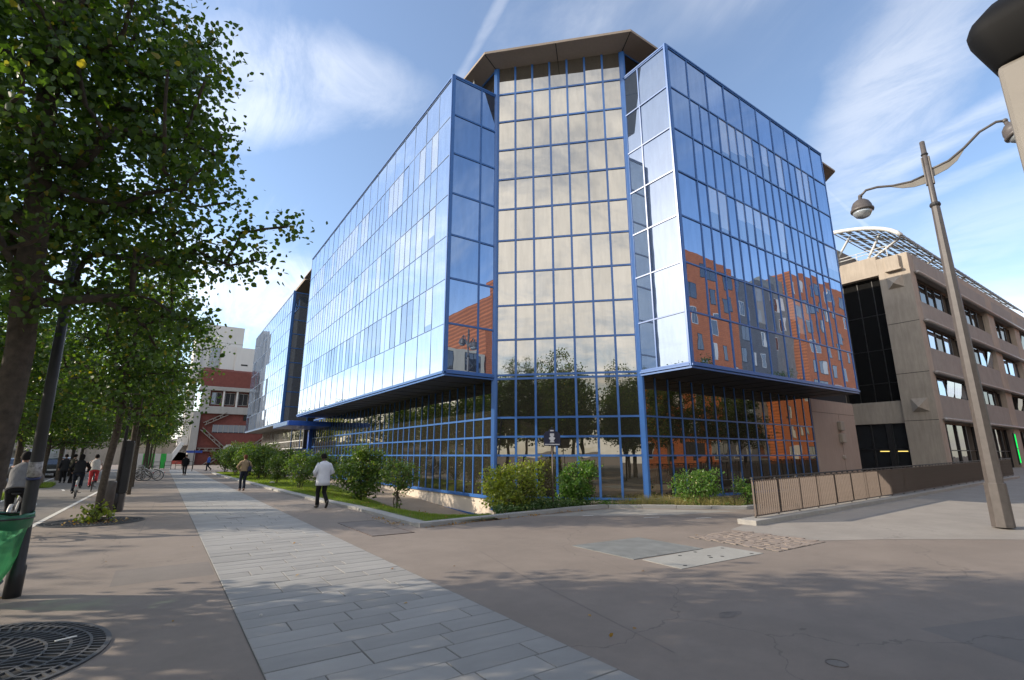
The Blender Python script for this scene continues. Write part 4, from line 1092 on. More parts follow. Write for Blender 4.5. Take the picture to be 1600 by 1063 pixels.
# big darker trees over the road
w1 = make_tree('dense tree across the road behind the white van', 'trees across the road', 44, [(0, 0, -.1), (0, 0, 1.5), (0.1, 0, 3), (0.1, .1, 5), (0, 0, 8)], [((0, 0, 6.2), (3.6, 3.6, 3.2)), ((1, 1, 8.2), (2.4, 2.4, 2.2)), ((-1.2, -1, 4.6), (2.6, 2.6, 1.8))], 130, 0.2, 'leaf_far', 0.24, 48, 0.5, name='boulevard_tree', loc=(-15, 72, 0))
for i, (x, y, sc) in enumerate([(-14, 58, 1.0), (-20, 66, 1.1), (-11.5, 80, .9), (-17, 47, 1.05), (-26, 60, 1.15), (-22, 36, 1.0), (-24, 22, 1.1), (-26, 8, 1.1), (-25, -8, 1.15), (-18, -22, 1.1), (-11, -4, .85), (-9, -13, .9), (-16, -12, 1.0), (-22, -3, 1.0), (-14, 5, .9)]):
    c = place(w1, x, y, i*1.1, sc, {58: 'dense tree across the road above the silver hatchback', 66: 'dense tree across the road, set back behind the nearer crowns', 80: 'dense tree across the road nearest the stone viaduct', 47: 'dense tree across the road at the left picture edge'}.get(y, 'dense boulevard tree outside the picture, mirrored in the glass corner'), 'trees across the road')
hill = make_tree('pale green tree above the viaduct behind the red building', None, 45, [(0, 0, 0), (0, 0, 2), (0, 0, 5), (0, 0, 8)], [((0, 0, 6.0), (4.5, 3.5, 3.2)), ((2.4, 0, 4.6), (2.6, 2.6, 2.4)), ((-3.5, 0, 6), (3, 3, 3))], 110, 0.2, 'leaf_yellow', 0.26, 40, 0.55, name='boulevard_tree', loc=(-3.6, 138, 0))
c = place(hill, -16, 140, 2.0, 1.5, 'tall pale green tree above the viaduct over the hoarding', None); del c['group']

def make_shrub(label, seed, loc, env, K, mat, size, n_per, sig, stems=5, group='shrubs along the glass building', name='shrub', h0=0.25):
    rs = np.random.RandomState(seed); mbs = MB(); cens = []
    t = thing(name, label, 'shrub', loc, group=group)
    top = max(c[2]+r[2] for c, r in env)
    tr = [(0, 0, -0.05), (0.0, 0, h0*0.5), (0.01, 0, h0), (0, 0, h0+0.2*top), (0, 0.02, top*0.6)]
    mb, cen = skeleton(rs, tr, env, K, 0.03, 0.004, inner=0.2, gnarl=0.1)
    for k in range(stems):
        a = rs.uniform(0, 6.28); q = cen[rs.randint(len(cen))]
        mb.loft([(0.06*math.cos(a), 0.06*math.sin(a), -0.05), (0.13*math.cos(a), 0.13*math.sin(a), h0), tuple(q)], [0.018, 0.014, 0.004], 5, cap=False)
    mb.build('stems', M['bark'], t, (0, 0, 0), smooth=True)
    link('foliage', leaves_mesh('foliage', M[mat], cen, 0.7, size, rs, n_per, sig, 0.1), t, kind='stuff')
    return t
make_shrub('large dense dark green shrub right of the man in the white coat', 1, (6.9, 20.9, bed_z(6.9, 20.9)), [((0, 0, 1.25), (1.05, 1.05, 0.85)), ((0.15, 0, 0.75), (0.85, 0.85, 0.55)), ((0.1, -0.1, 1.75), (0.6, 0.6, 0.45))], 130, 'leaf_shrub', 0.085, 46, 0.14)
make_shrub('small loose shrub with bare lower stems, right of the dense dark one', 2, (6.45, 15.9, bed_z(6.45, 15.9)), [((0, 0, 1.05), (0.62, 0.62, 0.5)), ((0.2, -0.2, 1.25), (0.4, 0.4, 0.35)), ((-0.15, 0.2, 1.4), (0.3, 0.3, 0.3)), ((0.0, 0, 0.35), (0.22, 0.22, 0.3))], 70, 'leaf_shrub', 0.06, 34, 0.09, 4)
make_shrub('big yellowish green shrub in front of the left edge of the glass corner', 3, (9.25, 13.35, 0.04), [((0, 0, 0.75), (1.0, 0.75, 0.68)), ((0.35, -0.35, 1.05), (0.5, 0.5, 0.42)), ((-0.35, 0.4, 0.95), (0.5, 0.5, 0.4)), ((0, 0, 0.35), (1.0, 0.7, 0.35))], 120, 'leaf_yellow', 0.075, 40, 0.12, 7, group='shrubs in the bed before the glass corner')
make_shrub('fresh green shrub with white blossom right of the street sign pole', 4, (11.75, 13.25, 0.04), [((0, 0, 0.75), (0.6, 0.5, 0.62)), ((0.25, -0.3, 1.05), (0.38, 0.38, 0.35)), ((0, 0, 0.35), (0.6, 0.45, 0.3))], 85, 'leaf_fresh', 0.075, 40, 0.10, 6, group='shrubs in the bed before the glass corner')
make_shrub('rounded bright green shrub below the right wing near the railing', 6, (15.25, 11.0, 0.04), [((0, 0, 0.62), (0.85, 0.7, 0.5)), ((0.3, -0.2, 0.8), (0.5, 0.45, 0.42)), ((0, 0, 0.3), (0.85, 0.6, 0.28))], 95, 'leaf_fresh', 0.06, 42, 0.11, 7, group='shrubs in the bed before the glass corner')
make_shrub('low green plant against the near end of the railing', 7, (16.4, 9.9, 0.04), [((0, 0, 0.5), (0.35, 0.35, 0.42))], 25, 'leaf_fresh', 0.06, 36, 0.09, 3, group='shrubs in the bed before the glass corner')
s1 = make_shrub('pair of slender shrubs left of the man in the white coat, nearer one', 8, (6.3, 25.2, bed_z(6.3, 25.2)), [((0, 0, 1.15), (0.75, 0.75, 0.6)), ((0.1, 0, 1.55), (0.45, 0.45, 0.4)), ((0, 0, .6), (.4, .4, .3))], 80, 'leaf_shrub', 0.08, 36, 0.13)
def shrub_copy(x, y, rz, sc, label):
    c = copy_tree(s1); c.location = (x, y, bed_z(x, y)-0.02); c.rotation_euler = (0, 0, rz); c.scale = (sc, sc, sc*0.95); c['label'] = label; return c
shrub_copy(6.0, 27.8, 1.2, 1.05, 'slender shrub left of the white coat, second from him')
shrub_copy(5.9, 33.5, 2.2, 0.92, 'small round shrub on the lawn right of the woman with the shoulder bag')
for i, (x, y, sc) in enumerate([(5.7, 39.5, 1.3), (6.6, 42, 1.4), (5.6, 44.5, 1.35), (6.3, 48, 1.5), (5.5, 50.5, 1.4), (5.9, 54, 1.55), (5.3, 57.5, 1.4), (7.5, 40, 1.2)]):
    shrub_copy(x, y, i*0.9, sc, 'bushy shrub in the hedge clump left of the woman, %s from the near end' % ('first', 'second', 'third', 'fourth', 'fifth', 'sixth', 'seventh', 'inner one')[i])

# ivy and ground plants in the bed, grass, fallen leaves
def scatter_poly(rs, poly, n):
    P = np.array(poly); lo, hi = P.min(0), P.max(0); out = []
    while len(out) < n:
        q = rs.uniform(lo, hi); ins = False; j = len(P)-1
        for i in range(len(P)):
            if (P[i, 1] > q[1]) != (P[j, 1] > q[1]) and q[0] < (P[j, 0]-P[i, 0])*(q[1]-P[i, 1])/(P[j, 1]-P[i, 1])+P[i, 0]: ins = not ins
            j = i
        if ins: out.append(q)
    return np.array(out)
rs = np.random.RandomState(77)
pts = scatter_poly(rs, [(8.1, 12.4), (11.2, 12.65), (12.2, 12.7), (12.2, 13.4), (10.2, 15.2), (9.2, 14.6)], 520)
ivy = link('ivy', leaves_mesh('ivy', M['leaf_ivy'], np.c_[pts, 0.06+0.16*rs.random(len(pts))], 1.6, 0.06, rs, 14, 0.07, 0.0), kind='stuff')
pts = scatter_poly(rs, [(12.3, 12.6), (15.8, 9.7), (17.2, 9.7), (17.2, 11), (14.4, 12.3), (12.8, 13.6)], 200)
link('ground_plants', leaves_mesh('ground_plants', M['leaf_fresh'], np.c_[pts, 0.05+0.1*rs.random(len(pts))], 1.4, 0.05, rs, 12, 0.07, 0.0), kind='stuff')
def blades(name, mat, pts, zs, h, w, rs, lean=0.35):
    n = len(pts); a = rs.uniform(0, 6.283, n); hh = h*rs.uniform(0.5, 1.3, n)
    dx, dy = np.cos(a), np.sin(a); ln = rs.uniform(0, lean, n)*hh; b = rs.uniform(0, 6.283, n)
    v = np.zeros((n, 3, 3)); v[:, 0] = np.c_[pts[:, 0]-dx*w, pts[:, 1]-dy*w, zs]; v[:, 1] = np.c_[pts[:, 0]+dx*w, pts[:, 1]+dy*w, zs]
    v[:, 2] = np.c_[pts[:, 0]+np.cos(b)*ln, pts[:, 1]+np.sin(b)*ln, zs+hh]
    me = bpy.data.meshes.new(name); me.vertices.add(n*3); me.vertices.foreach_set('co', v.ravel().astype(np.float32))
    me.loops.add(n*3); me.loops.foreach_set('vertex_index', np.arange(n*3, dtype=np.int32)); me.polygons.add(n)
    me.polygons.foreach_set('loop_start', np.arange(0, n*3, 3, dtype=np.int32)); me.polygons.foreach_set('loop_total', np.full(n, 3, dtype=np.int32))
    me.materials.append(mat); me.update(calc_edges=True); return link(name, me, kind='stuff')
def lawn_pts(n, y0, y1):
    y = rs.uniform(y0, y1, n); xa = np.array([kerb_x(q)+0.45 for q in y]); xb = np.array([LAWN_X(q) for q in y]); x = xa+(xb-xa)*rs.random(n)
    return np.c_[x, y], np.array([bed_z(a, b)-0.005 for a, b in zip(x, y)])
p, z = lawn_pts(42000, 12.2, 30); blades('grass', M['grass'], p, z, 0.07, 0.006, rs)
p, z = lawn_pts(22000, 30, 58); blades('grass', M['grass'], p, z, 0.09, 0.012, rs)
p = scatter_poly(rs, [(12.6, 12.5), (15.7, 9.75), (17, 9.8), (16, 11.2), (14.4, 12.3)], 5000); blades('dry_grass', M['dry'], p, np.full(len(p), 0.02), 0.32, 0.006, rs, 0.8)
p = scatter_poly(rs, [(-5.6, 36.5), (-4.7, 36.5), (-4.9, 40), (-5.8, 40)], 900); blades('verge_grass', M['grass'], p, np.full(len(p), 0.006), 0.22, 0.02, rs, .6)
p = scatter_poly(rs, [(-5.4, 27.5), (-4.5, 27.5), (-4.6, 31.5), (-5.5, 31.5)], 900); blades('verge_grass', M['grass'], p, np.full(len(p), 0.006), 0.2, 0.015, rs, .6)
def litter(poly, n, size=0.05, z=0.012):
    q = scatter_poly(rs, poly, n); return np.c_[q, np.full(n, z)]
L1 = np.concatenate([litter([(5.35, 11.45), (8.2, 11.85), (8.2, 12.0), (5.35, 11.6)], 120), litter([(8.2, 11.85), (11.2, 12.15), (11.2, 12.3), (8.2, 12.0)], 60), litter([(4.95, 12.2), (5.25, 12.2), (5.25, 14.2), (5.0, 14.2)], 60), litter([(-1.9, 16.8), (-0.6, 16.8), (-0.5, 17.9), (-1.8, 18)], 110),
    litter([(-3, 4), (10, 2), (10, 10), (-1, 12)], 22), litter([(16, 6.85), (20, 7.0), (20, 7.15), (16, 7.0)], 30)])
link('fallen_leaves', leaves_mesh('fallen_leaves', M['leaf_dead'], L1, 4.0, 0.055, rs, 1, 0.004, 0.0), kind='stuff')
# yellow suckers at the foot of the second linden
make_shrub('tuft of yellow green suckers round the foot of the second linden', 9, (-1.21, 17.45, 0.0), [((0.0, -0.1, 0.22), (0.42, 0.3, 0.22))], 26, 'leaf_yellow', 0.085, 9, 0.09, 3, group=None, name='sucker_shoots', h0=0.05)

for i, (x, y, r) in enumerate(((6.9, 20.9, .8), (6.45, 15.9, .35), (6.3, 25.2, .5), (5.9, 33.5, .6), (6.0, 27.8, .5))):
    n = 16; vs = [(x, y, bed_z(x, y)+0.02)]+[(x+r*(1+.2*math.sin(3*a+i))*math.cos(a), y+r*(1+.2*math.sin(2*a+i))*math.sin(a), bed_z(x+r*math.cos(a), y+r*math.sin(a))+0.012) for a in [6.2832*k/n for k in range(n)]]
    struct('bare_soil', MB().add(vs, [(0, 1+k, 1+(k+1) % n) for k in range(n)]), M['soil'])
L2 = []
for q in range(150):
    x = rnd.uniform(5.6, 8.0); y = rnd.uniform(12.4, 30); L2.append((x, y, bed_z(x, y)+0.06))
link('lawn_litter', leaves_mesh('lawn_litter', M['leaf_dead'], np.array(L2), 3.0, 0.05, rs, 1, 0.01, 0.0), kind='stuff')
# ------------------------------------------------------------------ street furniture
# near tree grate: rings and separate bars
def grate(label, x, y, rad, zones, bars_as_parts, group='round cast iron tree grates'):
    g = thing('tree_grate', label, 'tree grate', (x, y, 0), group=group)
    MB().lathe([(0.16, 0.002), (rad, 0.002), (rad, 0.004), (0.16, 0.004)], n=56).build('pit', M['core'], g, (0, 0, 0))
    rs_ = [rad*q for q in zones]
    for r in rs_:
        w = 0.022 if r < rad*0.98 else 0.04
        MB().add(*ring(r-w, r, 0.0045, 0.016, 64)).build('grate_ring', M['cast_iron'], g, (0, 0, 0))
    allb = MB(); cache = {}
    for k, (r0, r1) in enumerate(zip(rs_, rs_[1:])):
        n = (26, 40, 56, 70, 84)[k]
        L = (r1-r0)+0.02; mesh = MB().box(-L/2, L/2, -0.011, 0.011, -0.006, 0.006)
        me = mesh.mesh('grate_bar', M['cast_iron'])
        for i in range(n):
            a = 2*math.pi*i/n; rm = (r0+r1)/2-0.01; skew = 0.35*(1 if k % 2 else -1)
            if bars_as_parts: link('grate_bar', me, g, (rm*math.cos(a), rm*math.sin(a), 0.009), (0, 0, a+skew))
            else:
                mt = Matrix.Translation((rm*math.cos(a), rm*math.sin(a), 0.009)) @ Matrix.Rotation(a+skew, 4, 'Z')
                allb.add([mt @ v.co for v in me.vertices], [tuple(p.vertices) for p in me.polygons])
    if allb.v: allb.build('grate_bars', M['cast_iron'], g, (0, 0, 0), kind='stuff')
    return g
def ring(r0, r1, z0, z1, n):
    vs = []; fs = []
    for i in range(n):
        a = 2*math.pi*i/n; c, s = math.cos(a), math.sin(a)
        vs += [(r0*c, r0*s, z0), (r1*c, r1*s, z0), (r1*c, r1*s, z1), (r0*c, r0*s, z1)]
    for i in range(n):
        j = (i+1) % n
        for k in range(4): fs.append((i*4+k, j*4+k, j*4+(k+1) % 4, i*4+(k+1) % 4))
    return vs, fs
grate('round iron tree grate in the bottom left corner', -1.30, 6.42, 1.13, (0.24, 0.42, 0.60, 0.75, 0.88, 1.0), True)
grate('round iron tree grate with yellow leaves round the second linden', -1.25, 17.45, 1.1, (0.24, 0.42, 0.60, 0.75, 0.88, 1.0), False)
st = MB().obox((-0.52, 6.62, 0.024), (0.075, 0.03, 0), (-0.004, 0.010, 0), (0, 0, 0.004)).build('paper_strip', M['pale_metal'])
tag(st, 'small white strip of paper lying on the near tree grate', 'litter')

# dark pole with the green waste bag
def waste():
    p = thing('lamp_post', 'dark leaning steel post holding the green waste bag', 'post', (-1.30, 8.95, 0))
    mb = MB().loft([(0, 0, -0.05), (0, 0, 0.35), (0, -0.01, 0.37), (0, -.25, 2.0), (0, -0.62, 4.6)], [0.088, 0.088, 0.072, 0.064, 0.05], 12); mb.build('pole', M['black_steel'], p, (0, 0, 0), smooth=True)
    s = MB(); s.loft([(0, -0.192, 1.44), (0, -0.22, 1.62)], [0.071, 0.069], 14); s.build('sticker_band', solid('torn_sticker', V(0.35, 0.33, 0.32), 0.6, var=0.6, scale=22), p, (0, 0, 0), smooth=True)
    MB().loft([(0, -0.184, 1.41), (0, -0.190, 1.435)], [0.073, 0.072], 14).build('blue_band', solid('dark_blue_band', V(0.03, 0.04, 0.12), .5), p, (0, 0, 0), smooth=True)
    b = thing('waste_bag', 'translucent green waste bag hanging from a green ring on the dark post', 'waste bag', (-1.52, 8.72, 0))
    n = NT('green_bag_film'); tb = n.N('ShaderNodeBsdfTransparent'); tb.inputs[0].default_value = V(0.45, 0.80, 0.55)
    tr = n.N('ShaderNodeBsdfTranslucent'); tr.inputs[0].default_value = V(0.16, 0.50, 0.28)
    df = n.N('ShaderNodeBsdfPrincipled'); df.inputs['Base Color'].default_value = V(0.08, 0.27, 0.15); df.inputs['Roughness'].default_value = 0.3
    f = n.noise(7, 3, 0.6, sc=(3, 3, 0.5)); bp = n.bump(f, 0.7, 0.05); n.L(bp, df.inputs['Normal'])
    m1 = n.N('ShaderNodeMixShader'); m1.inputs[0].default_value = 0.5; n.L(df.outputs[0], m1.inputs[1]); n.L(tr.outputs[0], m1.inputs[2])
    m2 = n.N('ShaderNodeMixShader'); m2.inputs[0].default_value = 0.5; n.L(tb.outputs[0], m2.inputs[1]); n.L(m1.outputs[0], m2.inputs[2]); n.L(m2.outputs[0], n.out.inputs[0])
    r = random.Random(5); vs = []; N = 40; H = [(0.94, .285), (0.86, .275), (0.7, .265), (0.5, .25), (0.35, .225), (0.22, .17), (0.13, .08), (0.11, .01)]
    ph = [r.uniform(0, 6.28) for _ in range(6)]
    for i, (z, q) in enumerate(H):
        for j in range(N):
            a = 2*math.pi*j/N; fold = 1+0.05*math.sin(5*a+ph[0]+z*2)+0.035*math.sin(9*a+ph[1]-z*3)+0.02*math.sin(17*a+ph[2])
            sl = (0.94-z)*-0.06
            vs.append((q*fold*math.cos(a)+sl, q*fold*math.sin(a), z))
    fs = [(i*N+j, i*N+(j+1) % N, (i+1)*N+(j+1) % N, (i+1)*N+j) for i in range(len(H)-1) for j in range(N)]
    MB().add(vs, fs).build('bag', n.m, b, (0, 0, 0), smooth=True)
    fo = MB(); NN = 40; v2 = []
    for i, (z, q) in enumerate([(0.99, .285), (1.01, .30), (0.99, .312), (0.93, .312), (0.86, .305), (0.84, .30)]):
        for j in range(NN):
            a = 2*math.pi*j/NN; v2.append((q*(1+0.012*math.sin(13*a+i))*math.cos(a), q*(1+0.012*math.sin(11*a+i))*math.sin(a), z+0.012*math.sin(3*a+1)+0.006*math.sin(8*a)))
    fo.add(v2, [(i*NN+j, i*NN+(j+1) % NN, (i+1)*NN+(j+1) % NN, (i+1)*NN+j) for i in range(5) for j in range(NN)])
    fo.build('folded_rim', solid('green_film_dense', V(0.02, 0.13, 0.055), 0.3, var=.15), b, (0, 0, 0), smooth=True)
    MB().torus((0, 0, 0.955), 0.313, 0.010, (0, 0, 1), 40, 6).build('elastic_band', M['black_steel'], b, (0, 0, 0), smooth=True)
    mb = MB().torus((0, 0, 0.985), 0.288, 0.012, (0, 0, 1), 40, 6); mb.bar((0.2, 0.2, 0.98), (0.22, 0.17, 0.98), 0.05, 0.03); mb.build('holder_ring', M['black_steel'], b, (0, 0, 0))
    c = MB()
    for i in range(14): c.ball((r.uniform(-.11, .11)-.03, r.uniform(-.11, .11), 0.2+r.uniform(-.03, .14)), (r.uniform(.03, .07), r.uniform(.03, .07), r.uniform(.02, .06)), 7, 5)
    c.build('rubbish', solid('crumpled_rubbish', V(0.16, 0.20, 0.20), 0.7, var=0.8, scale=9), b, (0, 0, 0), kind='stuff')
waste()

# cabinet, posts along the tree row
cbn = thing('information_panel', 'tall dark brown cabinet standing behind the second linden', 'cabinet', (-0.93, 20.4, 0))
MB().box(-0.15, 0.15, -0.35, 0.35, 0.55, 2.15).build('body', M['black_steel'], cbn, (0, 0, 0), bevel=0.02)
MB().box(-0.13, 0.13, -0.32, 0.32, 0, 0.545).build('base', M['lamp_metal'], cbn, (0, 0, 0), bevel=0.01)
MB().box(0.151, 0.165, -0.3, 0.3, 0.62, 2.08).build('front_plate', M['lamp_metal'], cbn, (0, 0, 0))
bo = thing('bollard', 'short thick dark bollard between the second linden and the cabinet', 'bollard', (-1.16, 19.5, 0))
MB().lathe([(0.155, 0), (0.155, 0.9), (0.14, 0.95), (0.125, 0.95), (0.12, 0.8)], n=18).build('tube', M['lamp_metal'], bo, (0, 0, 0), smooth=True)
MB().lathe([(0.17, 0), (0.17, 0.05), (0.155, 0.06)], n=18).build('collar', M['black_steel'], bo, (0, 0, 0))
def pole(x, y, h, r, label, group='dark poles in the tree row'):
    t = thing('sign_pole', label, 'pole', (x, y, 0), group=group)
    MB().loft([(0, 0, 0), (0, 0, h)], [r, r*0.75], 10).build('shaft', M['black_steel'], t, (0, 0, 0), smooth=True)
    MB().lathe([(r*1.7, 0), (r*1.7, 0.5), (r*1.1, 0.56)], n=12).build('sleeve', M['black_steel'], t, (0, 0, 0), smooth=True)
    MB().lathe([(r, h), (r*1.3, h+0.03), (r*.6, h+0.09)], n=10).build('cap', M['black_steel'], t, (0, 0, 0))
pole(-1.02, 20.05, 6.0, 0.05, 'slim dark pole rising beside the cabinet')
pole(-1.15, 29.4, 6.5, 0.10, 'thick dark pole beyond the pale trunk')
mb = MB().loft([(0, 0, 0.62), (0, 0, 1.15)], [0.118, 0.113], 12)
om = mb.build('orange_mark', solid('orange_paint', V(0.5, 0.13, 0.05), 0.7, var=.3, scale=12), t3, (0, 0, 0), smooth=True)

# barriers at the far end
for i in range(4):
    t = thing('metal_barrier', 'low hoop barrier across the far end of the promenade, %s' % ('leftmost', 'second from the left', 'third from the left', 'rightmost')[i], 'barrier', (-0.4+i*1.15, 76, 0), group='hoop barriers at the far end')
    MB().loft([(-.35, 0, 0), (-.35, 0, .8), (-.3, 0, .9), (.3, 0, .9), (.35, 0, .8), (.35, 0, 0)], 0.035, 6, ref=(0, 1, 0)).build('hoop', M['black_steel'], t, (0, 0, 0), smooth=True)
    MB().loft([(-.35, 0, .45), (.35, 0, .45)], 0.025, 6, ref=(0, 1, 0)).build('crossbar', M['black_steel'], t, (0, 0, 0))
sg = thing('direction_sign', 'small blue direction sign on a post before the red building', 'sign', (2.9, 66, 0))
MB().loft([(0, 0, 0), (0, 0, 2.3)], 0.04, 8).build('post', M['black_steel'], sg, (0, 0, 0)); MB().box(-0.75, 0.75, -0.03, 0.03, 1.95, 2.2).build('blade', solid('sign_blue', V(0.03, 0.08, 0.4), .4), sg, (0, 0, 0))

# street history sign in front of the tower
ss = thing('street_sign', 'dark blue crested sign panel on a thin brown post before the glass corner', 'sign', (10.5, 12.9, 0), R(-35))
MB().loft([(0, 0, 0), (0, 0, 2.1)], 0.022, 8).build('post', M['rail'], ss, (0, 0, 0), smooth=True)
navy = solid('navy_enamel', V(0.012, 0.014, 0.04), 0.3); pale = solid('pale_enamel', V(0.5, 0.5, 0.52), 0.4)
pts = [(-.27, 2.0), (.27, 2.0), (.27, 2.38), (.2, 2.46), (.12, 2.47), (.08, 2.55), (-.08, 2.55), (-.12, 2.47), (-.2, 2.46), (-.27, 2.38)]
MB().prism_dir(pts, (0, -0.02, 0), (1, 0, 0), (0, 0, 1), (0, 0.04, 0)).build('panel', navy, ss, (0, 0, 0))
e = MB(); e.box(-.24, .24, -.027, -.021, 2.03, 2.06)
e.prism_dir([(-.07, 2.40), (.07, 2.40), (.07, 2.33), (.04, 2.29), (.11, 2.25), (.05, 2.17), (.08, 2.11), (-.08, 2.11), (-.05, 2.17), (-.11, 2.25), (-.04, 2.29), (-.07, 2.33)], (0, -0.027, 0), (1, 0, 0), (0, 0, 1), (0, 0.006, 0))
e.box(-.06, .06, -.027, -.021, 2.47, 2.51); e.build('emblem', pale, ss, (0, 0, 0), kind='stuff')
MB().ball((0, 0, 2.58), .03, 8, 6).build('finial', navy, ss, (0, 0, 0))

# street lamp with two lanterns
lp = thing('street_lamp', 'tall grey brown street lamp with two curved arms and bell lanterns', 'street lamp', (16.43, 3.55, rise(16.4)))
oct_ = R(22.5)
MB().loft([(0, 0, 0), (0, 0, 1.0)], [0.215, 0.205], 8, twist=oct_).build('base', M['lamp_metal'], lp, (0, 0, 0), bevel=0.008)
MB().loft([(0, 0, 1.0), (0, 0, 5.5), (0, 0, 8.3)], [0.172, 0.130, 0.095], 8, twist=oct_).build('column', M['lamp_metal'], lp, (0, 0, 0))
MB().loft([(0, 0, 8.3), (0, 0, 8.36), (0, 0, 10.2), (0, 0, 10.22)], [0.075, 0.07, 0.06, 0.03], 10).build('mast', M['lamp_metal'], lp, (0, 0, 0), smooth=True)
MB().lathe([(0.11, 8.22), (0.125, 8.26), (0.11, 8.32)], n=12).build('ring_collar', M['black_steel'], lp, (0, 0, 0))
MB().lathe([(0.075, 9.78), (0.085, 9.8), (0.075, 9.83)], n=12).build('ring_collar', M['black_steel'], lp, (0, 0, 0))
ad = Vector((-0.258, 0.966, 0)).normalized(); an = Vector((ad.y, -ad.x, 0))
for sgn in (-1, 1): MB().obox(an*0.0+ad*0.075*sgn+Vector((0, 0, 9.3)), ad*0.02, an*0.05, (0, 0, 0.42)).build('clamp', M['lamp_metal'], lp, (0, 0, 0), bevel=0.01)
def arm(sgn, side_pts, fin, lamp):
    P = [ad*a*sgn+Vector((0, 0, z)) for a, z in side_pts]
    a = MB().loft(P, [0.035]*len(P), 8, ref=tuple(an)).build('arm', M['lamp_metal'], lp, (0, 0, 0), smooth=True)
    pts = [(x, z) for x, z in fin]
    MB().prism_dir([(x*sgn, z) for x, z in pts], tuple(-an*0.012), tuple(ad), (0, 0, 1), tuple(an*0.024)).build('fin', M['beige_metal'], a, (0, 0, 0))
    c = ad*lamp[0]*sgn+Vector((0, 0, lamp[1])); tl = Vector((0, 0, 1)) if sgn > 0 else (Vector((0, 0, 1))+ad*0.45*1).normalized()
    h = MB().lathe([(0.02, 0.42), (0.05, 0.40), (0.05, 0.33), (0.12, 0.31), (0.20, 0.24), (0.25, 0.13), (0.265, 0.03), (0.29, 0.02), (0.295, -0.02), (0.285, -0.05), (0.255, -0.06)], tuple(c), 24, tuple(tl)).build('lantern_shade', M['lamp_metal'], lp, (0, 0, 0), smooth=True)
    MB().lathe([(0.25, -0.055), (0.235, -0.12), (0.18, -0.2), (0.09, -0.245), (0.0, -0.255)], tuple(c), 24, tuple(tl)).build('lens', M['lens'], h, (0, 0, 0), smooth=True)
    MB().ball(tuple(P[-1]), .06, 8, 6).build('knuckle', M['lamp_metal'], lp, (0, 0, 0), smooth=True)
arm(1, [(0.05, 9.20), (0.4, 9.12), (0.8, 9.15), (1.15, 9.24), (1.42, 9.24), (1.58, 9.10)], [(0.08, 9.18), (0.4, 9.10), (0.85, 9.13), (0.6, 9.00), (0.35, 8.94), (0.1, 8.95)], (1.59, 8.66))
arm(-1, [(0.05, 9.32), (0.45, 9.42), (0.8, 9.66), (1.15, 9.98), (1.5, 10.12), (1.66, 10.08)], [(0.08, 9.30), (0.45, 9.40), (0.8, 9.62), (0.62, 9.36), (0.4, 9.2), (0.1, 9.1)], (1.83, 9.66))

# tall kiosk column at the right picture edge
kz = thing('kiosk_column', 'tall beige column with a black hooded cap at the upper right edge', 'kiosk', (4.65, 0.1, 0), R(-5))
MB().box(-0.62, 0.62, -0.36, 0.30, 0.12, 4.11).build('body', M['beige_metal'], kz, (0, 0, 0), bevel=0.03)
MB().box(-0.68, 0.68, -0.42, 0.36, 0, 0.12).build('base', M['black_steel'], kz, (0, 0, 0), bevel=0.02)
prof = [(0.30, 3.93), (0.36, 4.0), (0.47, 4.18), (0.49, 4.26), (0.46, 4.33), (0.34, 4.46), (0.1, 4.58), (0.0, 4.6)]
mb = MB(); vs = []
ringsz = [(0.0, 4.105), (0.012, 4.12), (0.065, 4.25), (0.095, 4.34), (0.10, 4.39), (0.08, 4.45), (0.0, 4.55), (-0.15, 4.62), (-0.3, 4.64)]
def rr(o):
    a, b = 0.625+o, 0.335+o; k = max(0.03, 0.10+o*0.5); out = []
    for cx_, cy_, s in ((a-k, b-k, 0), (-a+k, b-k, 1), (-a+k, -b+k, 2), (a-k, -b+k, 3)):
        for i in range(5):
            t = math.pi/2*(s+i/4); out.append((cx_+k*math.cos(t), cy_-0.03+k*math.sin(t)))
    return out
for o, z in ringsz: vs += [(x, y, z) for x, y in rr(o)]
n = 20; fs = [(i*n+j, i*n+(j+1) % n, (i+1)*n+(j+1) % n, (i+1)*n+j) for i in range(len(ringsz)-1) for j in range(n)]+[tuple(range((len(ringsz)-1)*n, len(ringsz)*n)), tuple(reversed(range(n)))]
mb.add(vs, fs).build('cap', solid('gloss_black_cap', V(0.004, 0.004, 0.0045), 0.7, 0, 0.2), kz, (0, 0, 0), smooth=True)
MB().box(-0.5, 0.5, -0.375, -0.362, 1.0, 3.4).build('poster_frame', M['black_steel'], kz, (0, 0, 0))

# railing on its low concrete wall
rl = wthing('railing', 'long brown blade railing on a low concrete wall beside the ramp', 'railing', (12.6, 7.4, 0)); orl = tuple(rl.location)
RA = Vector((12.72, 7.46, 0)); RB = Vector((41.0, 7.95, 0)); rdir = (RB-RA).normalized(); rn = Vector((-rdir.y, rdir.x, 0))
def zr(s): return 0.12+max(0, s)*0.0145
Lr = (RB-RA).length
mb = MB()
for i in range(14):
    s0, s1 = -0.42+i*(Lr+0.4)/14, -0.42+(i+1)*(Lr+0.4)/14-0.008
    a = RA+rdir*s0; b = RA+rdir*s1
    q = MB(); w = 0.25
    v = [a-rn*w, b-rn*w, b+rn*w, a+rn*w]
    q.add([(p.x, p.y, -0.2) for p in v]+[(v[0].x, v[0].y, zr(s0)), (v[1].x, v[1].y, zr(s1)), (v[2].x, v[2].y, zr(s1)), (v[3].x, v[3].y, zr(s0))],
          [(0, 3, 2, 1), (4, 5, 6, 7), (0, 1, 5, 4), (1, 2, 6, 5), (2, 3, 7, 6), (3, 0, 4, 7)])
    q.build('wall_block', M['conc_grey'], rl, orl, bevel=0.012)
